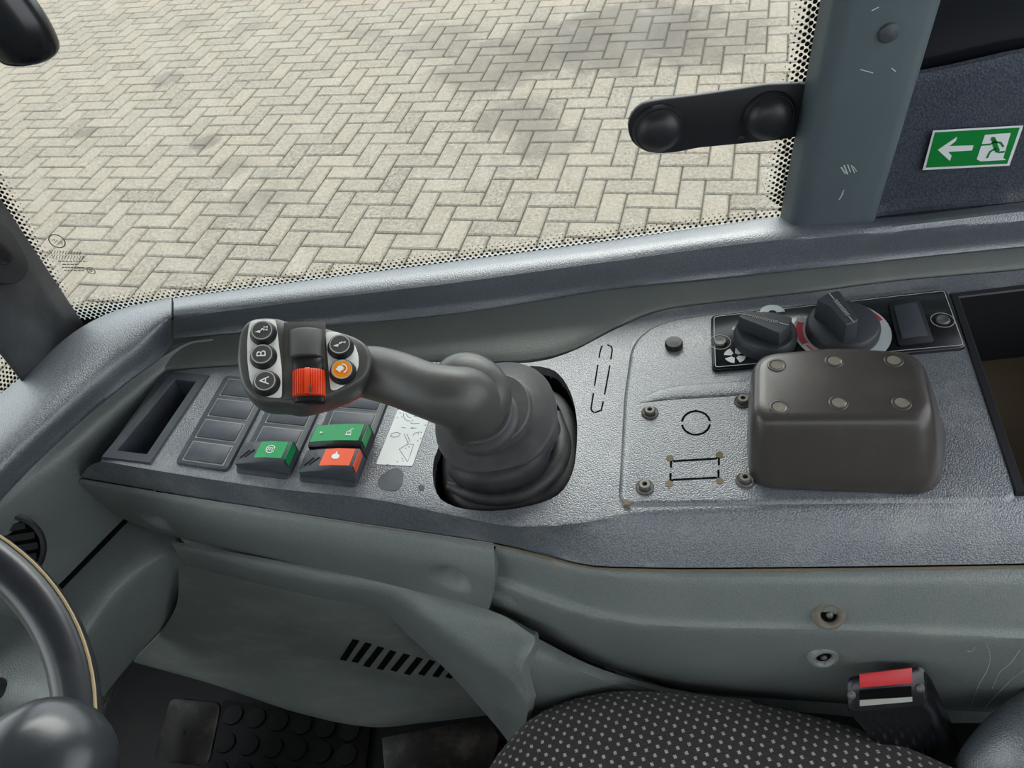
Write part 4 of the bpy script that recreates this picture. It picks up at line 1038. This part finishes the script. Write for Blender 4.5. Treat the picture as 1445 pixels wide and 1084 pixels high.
# kick panel: ledge, recessed face with louvres, slanted rib
kl = [[(240, 764), (330, 781), (450, 803), (530, 822), (556, 829)],
      [(243, 772), (330, 790), (450, 814), (530, 833), (556, 840)],
      [(249, 783), (335, 803), (450, 827), (530, 847), (556, 853)],
      [(256, 792), (340, 813), (450, 838), (530, 859), (556, 865)]]
kz = [1.250, 1.247, 1.238, 1.220]
kp = thing('kick_panel', 'scuffed dark grey kick panel with louvred vent below the console', 'panel', P(450, 1010, z=1.0))
kf = [[(252, 790), (340, 812), (450, 837), (540, 860), (640, 900)], [(250, 850), (330, 862), (450, 895), (560, 920), (660, 950)], [(230, 888), (330, 905), (440, 928), (560, 950), (680, 975)],
      [(215, 905), (330, 930), (440, 952), (560, 968), (690, 990)], [(190, 930), (300, 960), (420, 1000), (520, 1018), (600, 1012), (700, 1000)], [(190, 935), (300, 966), (420, 1006), (520, 1026), (600, 1020), (700, 1008)]]
kfz = [[1.212, 1.21, 1.205, 1.185, 1.10], [1.15, 1.15, 1.135, 1.105, 1.05], [1.10, 1.10, 1.085, 1.065, 1.02], [1.075, 1.07, 1.06, 1.04, 1.0], [1.03, 1.03, 1.02, 1.01, 1.0, .98], [1.02, 1.02, 1.01, 1.0, .99, .97]]
kfr = [[P(a, b, z=z) for (a, b), z in zip(r, zr)] for r, zr in zip(kf, kfz)]
kface = mk('recessed_face', loft(kfr, 90, 40, .008), 'kick', kp)
KG = loft(kfr, 200, 80, .008)
lv = [((503, 903), (484, 931)), ((521, 908), (501, 934)), ((538, 913), (517, 939)), ((555, 918), (536, 943)), ((573, 923), (555, 946)), ((592, 928), (574, 950)), ((610, 932), (594, 952)), ((626, 938), (614, 954)), ((640, 945), (632, 956))]
for a, b in lv:
    A, B = surf_n(*a, KG), surf_n(*b, KG); nvv = nrm((0.1, -1, .25))
    mk('vent_louvre', strip([A + nvv * .0006, B + nvv * .0006], .0075, nvv, .0008), 'dark', kp, smooth=False)
# slanted rib / corner moulding
rb = [[(262, 800), (340, 820), (450, 845), (536, 864), (585, 905), (636, 952), (682, 1004), (712, 1040), (738, 1080)],
      [(256, 790), (340, 811), (450, 835), (542, 855), (592, 896), (642, 941), (686, 990), (716, 1022), (740, 1060)],
      [(249, 780), (336, 800), (450, 824), (548, 845), (600, 884), (648, 922), (689, 955), (720, 980), (743, 1016)],
      [(246, 774), (334, 793), (450, 816), (556, 838), (612, 878), (656, 912), (694, 940), (724, 962), (746, 1000)],
      [(243, 768), (332, 786), (450, 808), (560, 832), (650, 868), (695, 895), (722, 918), (732, 948), (746, 992)],
      [(240, 763), (330, 780), (450, 802), (562, 828), (690, 861), (742, 890), (755, 905), (737, 945), (747, 990)]]
rbz = [[1.200, 1.198, 1.194, 1.180, 1.148, 1.110, 1.075, 1.05, 1.03], [1.222, 1.220, 1.217, 1.207, 1.176, 1.140, 1.104, 1.076, 1.05], [1.238, 1.238, 1.237, 1.233, 1.215, 1.192, 1.166, 1.145, 1.12],
       [1.245, 1.245, 1.245, 1.244, 1.236, 1.222, 1.206, 1.19, 1.16], [1.249, 1.249, 1.249, 1.249, 1.248, 1.238, 1.225, 1.205, 1.17], [1.250, 1.250, 1.250, 1.251, 1.252, 1.246, 1.24, 1.215, 1.175]]
CG = np.array([crvi([P(a, b, z=z) for (a, b), z in zip(r, zr)], 10) for r, zr in zip(rb, rbz)])
CG = np.array([crv(CG[:, j], 30) for j in range(CG.shape[1])]).transpose(1, 0, 2)
cm = mk('corner_moulding', shell(CG, .008), 'green')
tag(cm, 'grey ledge moulding above the vented kick panel slanting down to the seat', 'moulding')
lw = [[(757, 900), (832, 938), (912, 964), (992, 980), (1060, 988)],
      [(748, 925), (830, 955), (912, 978), (992, 992), (1060, 1000)],
      [(735, 965), (830, 985), (912, 1000), (992, 1012), (1060, 1022)],
      [(742, 1000), (836, 1020), (912, 1040), (992, 1050), (1060, 1060)]]
lwz = [1.12, 1.115, 1.07, 1.01]
lwr = [[P(a, b, z=z + (.105 * max(0, (912 - a) / 160))) for a, b in r] for r, z in zip(lw, lwz)]
lwo = mk('lower_panel', loft(lwr, 90, 24, .01), 'green'); tag(lwo, 'lower grey green panel tucked between front panel and seat cushion', 'panel')

# lower dash block at the left
db = [[(-30, 955), (30, 900), (82, 838), (150, 768), (190, 728), (235, 700)],
      [(-10, 975), (50, 920), (92, 868), (150, 800), (200, 752), (242, 735)],
      [(10, 990), (70, 935), (112, 886), (165, 820), (212, 782), (250, 770)],
      [(30, 1010), (90, 950), (128, 905), (180, 838), (232, 800), (262, 800)],
      [(60, 1060), (110, 1000), (146, 958), (200, 900), (240, 862), (266, 830)],
      [(70, 1084), (120, 1020), (152, 975), (205, 912), (244, 872), (268, 836)]]
dz = [1.235, 1.232, 1.225, 1.205, 1.12, 1.09]
dbo = mk('dash_block', loft([rowp(r, z=z) for r, z in zip(db, dz)], 60, 40, .01), 'green'); tag(dbo, 'rounded grey lower dash block beside the steering wheel', 'panel')
gap = [P(a, b, z=1.2365) for a, b in ((-30, 950), (30, 896), (82, 832), (150, 762), (190, 722), (228, 692))]
mk('seam', tube(gap, .0035, 8, 30), 'dark', dbo)
# round vent in the dash wall
DG = loft([rowp(r, z=z) for r, z in zip(wr, wz)], 120, 60, .008)
vo = P(4, 778, z=1.345); vn = nrm(np.array([.62, -.52, .55]))
rv = thing('air_vent', 'round black air vent in the dashboard half hidden by the wheel', 'air vent', vo - vn * .01)
mk('vent_ring', lathe(vo, vn, [(.022, -.012), (.036, -.012), (.0365, .001), (.034, .003), (.031, .002), (.030, -.004)], 40, cap=False), 'black', rv)
mk('vent_cup', lathe(vo, vn, [(.031, -.012), (.0305, -.006), (.001, -.006)], 32), 'dark', rv)
f1, f2, _ = frame(vn)
for kk in (-2, -1, 0, 1, 2):
    L = math.sqrt(max(.0001, .029 ** 2 - (kk * .0105) ** 2)); mk('vent_blade', box(vo + f2 * kk * .0105 - vn * .003, f1, nrm(f2 + .4 * vn), np.cross(f1, nrm(f2 + .4 * vn)), L, .0035, .0008), 'black', rv, smooth=False)

# ================================================================== CAB FLOOR THINGS
zf = .76
pd = thing('pedal', 'scuffed metal pedal plate in the dark footwell', 'pedal', P(255, 1040, z=zf))
pz = [P(240, 985, z=.90), P(312, 992, z=.90), P(293, 1083, z=.86), P(215, 1073, z=.86)]
pnn = nrm(np.cross(pz[1] - pz[0], pz[3] - pz[0])); pnn = pnn if pnn[2] > 0 else -pnn
mk('pedal_plate', prism(roundpoly(pz, .012, 4), -pnn * .006), 'pedal', pd, bevel=.001)
pc_ = np.mean(pz, axis=0); mk('pedal_arm', tube([pc_ - pnn * .006, pc_ + np.array([-.05, .02, -.04]), np.array([pc_[0] - .10, pc_[1] + .04, zf + .005])], .009, 10, 12), 'black', pd)
fm = thing('floor_mat', 'black studded rubber floor mat beside the kick panel', 'floor mat', P(430, 1060, z=zf))
mq = [P(318, 990, z=zf + .002), P(525, 1022, z=zf + .002), P(512, 1130, z=zf + .002), P(280, 1120, z=zf + .002)]
mk('mat_sheet', prism(mq, (0, 0, .006)), 'floor', fm, bevel=.001)
for i in range(6):
    for j in range(3):
        a, b = (i + .6) / 6.4, (j + .5) / 3.2; o = (mq[0] * (1 - a) + mq[1] * a) * (1 - b) + (mq[3] * (1 - a) + mq[2] * a) * b
        mk('stud', lathe(o + np.array([0, 0, .006]), UP, [(.016, 0), (.015, .003), (.001, .0035)], 16), 'floor', fm)
fb = thing('floor_box', 'dusty dark flat box on the floor between mat and seat', 'box', P(610, 1060, z=zf))
bq = [P(538, 1040, z=zf + .07), P(690, 1012, z=zf + .07), P(705, 1040, z=zf + .07), P(690, 1110, z=zf + .07), P(545, 1120, z=zf + .07)]
mk('box_lid', prism(bq, (0, 0, -.012)), 'pedal', fb, bevel=.002)
mk('box_body', prism([p + (np.mean(bq, axis=0) - p) * .05 + np.array([0, 0, -.012]) for p in bq], (0, 0, -.056)), 'dustdirt', fb, smooth=False)

# ================================================================== SEAT
plan = [(-.175, .16), (-.158, .235), (-.132, .285), (-.086, .327), (-.013, .343), (.083, .330), (.150, .312), (.207, .291), (.275, .254), (.345, .205), (.40, .12), (.40, -.10), (.33, -.20), (.10, -.22), (-.12, -.18), (-.178, -.06)]
pl2 = crv([(a, b, 0) for a, b in plan], 96, True)[:, :2]; pcn = np.array([.10, .06])
seat = thing('driver_seat', 'driver seat cushion in charcoal fabric with pale dots', 'seat', (pcn[0], pcn[1], .93))
lv_ = [(.90, 1.055), (.975, 1.065), (1.0, 1.09), (1.0, 1.115), (.985, 1.138), (.955, 1.153), (.91, 1.164), (.82, 1.173), (.65, 1.18), (.4, 1.184), (.15, 1.185)]
mk('cushion', stack([lift(pcn + (pl2 - pcn) * k, z) for k, z in lv_], True), 'fabric', seat, angle=80)
mk('seat_pan', stack([lift(pcn + (pl2 - pcn) * k, z) for k, z in ((.70, .99), (.88, 1.0), (.90, 1.056))], True), 'black', seat, angle=60)
mk('pedestal', lathe((pcn[0], pcn[1], .76), UP, [(.20, 0), (.19, .02), (.15, .08), (.15, .235)], 4 * 8, sq=5), 'black', seat)
rb_ = [P(1365, 1105, z=1.13), P(1400, 1080, z=1.15), P(1450, 1052, z=1.17), P(1520, 1010, z=1.18)]
mk('recliner_cover', tube(rb_, [.016, .026, .034, .036], 20, 24, flat=.9), 'sill', seat)

# ================================================================== SEAT BELT BUCKLE
fz_ = [P(1198, 953, z=1.247), P(1302, 941, z=1.247), P(1309, 990, z=1.230), P(1197, 1000, z=1.230)]
bn = nrm(np.cross(fz_[1] - fz_[0], fz_[3] - fz_[0])); bn = bn if bn @ (CAM - fz_[0]) > 0 else -bn
bkl = thing('seat_belt_buckle', 'black seat belt buckle with red release button beside the cushion', 'buckle', P(1310, 1060, z=1.10))
def bp_(px, py, d=0.): return PP(px, py, fz_[0] + bn * d, bn)
fcp = [bp_(1200, 955), bp_(1298, 941), bp_(1306, 946), bp_(1309, 990), bp_(1302, 997), bp_(1203, 1006), bp_(1197, 1000), bp_(1196, 962)]
F0 = roundpoly(fcp, .003, 3); fcn = F0.mean(0)
bd = nrm(P(1318, 1075, z=1.09) - P(1252, 975, z=1.24))
rings = [fcn + (F0 - fcn) * .93 + bn * .001, F0, fcn + (F0 - fcn) * 1.03 - bn * .004 + bd * .006, fcn + (F0 - fcn) * 1.03 + bd * .02, fcn + (F0 - fcn) * 1.0 + bd * .05, fcn + (F0 - fcn) * .95 + bd * .10, fcn + (F0 - fcn) * .85 + bd * .15]
mk('buckle_body', stack(rings, True), 'blackgloss', bkl, angle=45)
mk('release_button', prism([bp_(1212, 950.5, .001), bp_(1286, 941.5, .001), bp_(1286.5, 964, .001), bp_(1212, 970, .001)], bn * .002), 'red', bkl, bevel=.0008)
sl = mk('tongue_slot', prism([bp_(1213, 974, .0011), bp_(1286, 968.5, .0011), bp_(1287, 990, .0011), bp_(1213, 996.5, .0011)], bn * .0002), 'dark', bkl, smooth=False)
mk('worn_lip', prism([bp_(1213, 988, .0013), bp_(1287, 983.5, .0013), bp_(1287, 990, .0013), bp_(1213, 996.5, .0013)], bn * .0006), 'groove', sl, smooth=False)
for a, b in ((1201.5, 981), (1298.5, 971.5)): mk('rivet', lathe(bp_(a, b, .001), bn, [(.0034, 0), (.0034, .0006), (.0022, .0012), (.0016, .0006), (.0003, .0006)], 16), 'steel', bkl)
mk('strap_stalk', tube([fcn + bd * .14, fcn + bd * .20, np.array([.34, .30, 1.00])], .012, 12, 12), 'black', bkl)

# ================================================================== STEERING WHEEL
wa = math.radians(35); wn_ = np.array([math.sin(wa), 0, math.cos(wa)]); w1 = np.array([math.cos(wa), 0, -math.sin(wa)]); w2_ = np.array([0, 1., 0])
wc_ = np.array([-.53, .18, 1.497]); WR = .183
sw_ = thing('steering_wheel', 'black steering wheel with worn seam and round spinner knob', 'steering wheel', wc_ - wn_ * .10)
th = np.linspace(0, 2 * np.pi, 96, endpoint=False); rings = []
ph = np.linspace(0, 2 * np.pi, 20, endpoint=False)
for t in th:
    d = math.cos(t) * w1 + math.sin(t) * w2_
    rings.append(wc_ + d * WR + (np.cos(ph)[:, None] * d * .0165 + np.sin(ph)[:, None] * wn_ * .0185))
rings.append(rings[0]); mk('rim', stack(rings, False), 'wheel', sw_, angle=80)
sm = [wc_ + (math.cos(t) * w1 + math.sin(t) * w2_) * (WR + .0165 * math.cos(.95)) + wn_ * (.0185 * math.sin(.95) + .0004) for t in th]
mk('rim_seam', tube(sm + [sm[0]], .0013, 6), 'goldline', sw_)
for t in (math.radians(200), math.radians(320), math.radians(80 + 180)):
    d = math.cos(t) * w1 + math.sin(t) * w2_; mk('spoke', tube([wc_ - wn_ * .02 + d * .03, wc_ - wn_ * .015 + d * .10, wc_ + d * (WR - .005)], .012, 12, 14, up=wn_, flat=.5), 'black', sw_)
mk('hub', lathe(wc_ - wn_ * .05, wn_, [(.03, 0), (.05, .01), (.052, .03), (.045, .042), (.02, .046), (.001, .047)], 32), 'black', sw_)
kc = P(62, 1084, z=1.545)
ko = kc - wn_ * .032
mk('spinner_clamp', tube([ko - wn_ * .012, ko + wn_ * .012], .011, 14), 'black', sw_)
mk('spinner_knob', lathe(ko, wn_, [(.009, 0), (.020, .002), (.030, .010), (.0345, .022), (.0345, .032), (.031, .044), (.024, .053), (.013, .058), (.001, .0595)], 40), 'wheel', sw_, angle=80)
mk('column', tube([wc_ - wn_ * .05, wc_ - wn_ * .20, wc_ - wn_ * .42 + np.array([-.05, 0, 0])], [.045, .055, .07], 20, 20), 'green', sw_)
dc = thing('column_cowl', 'grey dashboard cowl seen through the steering wheel', 'panel', P(10, 960, z=1.20))
mk('cowl_shell', loft([rowp(r, z=z) for r, z in zip([[(-200, 840), (-60, 880), (0, 868), (60, 890)], [(-200, 920), (-60, 945), (10, 930), (70, 940)], [(-200, 1000), (-60, 1010), (20, 1000), (84, 1010)], [(-200, 1120), (-60, 1110), (30, 1100), (90, 1090)]], (1.275, 1.27, 1.255, 1.17))], 40, 30, .008), 'green', dc)
mk('push_button', lathe(P(-2, 972, z=1.264), nrm((.1, -.35, .9)), [(.010, -.003), (.010, .003), (.006, .005), (.001, .005)], 20), 'black', dc)
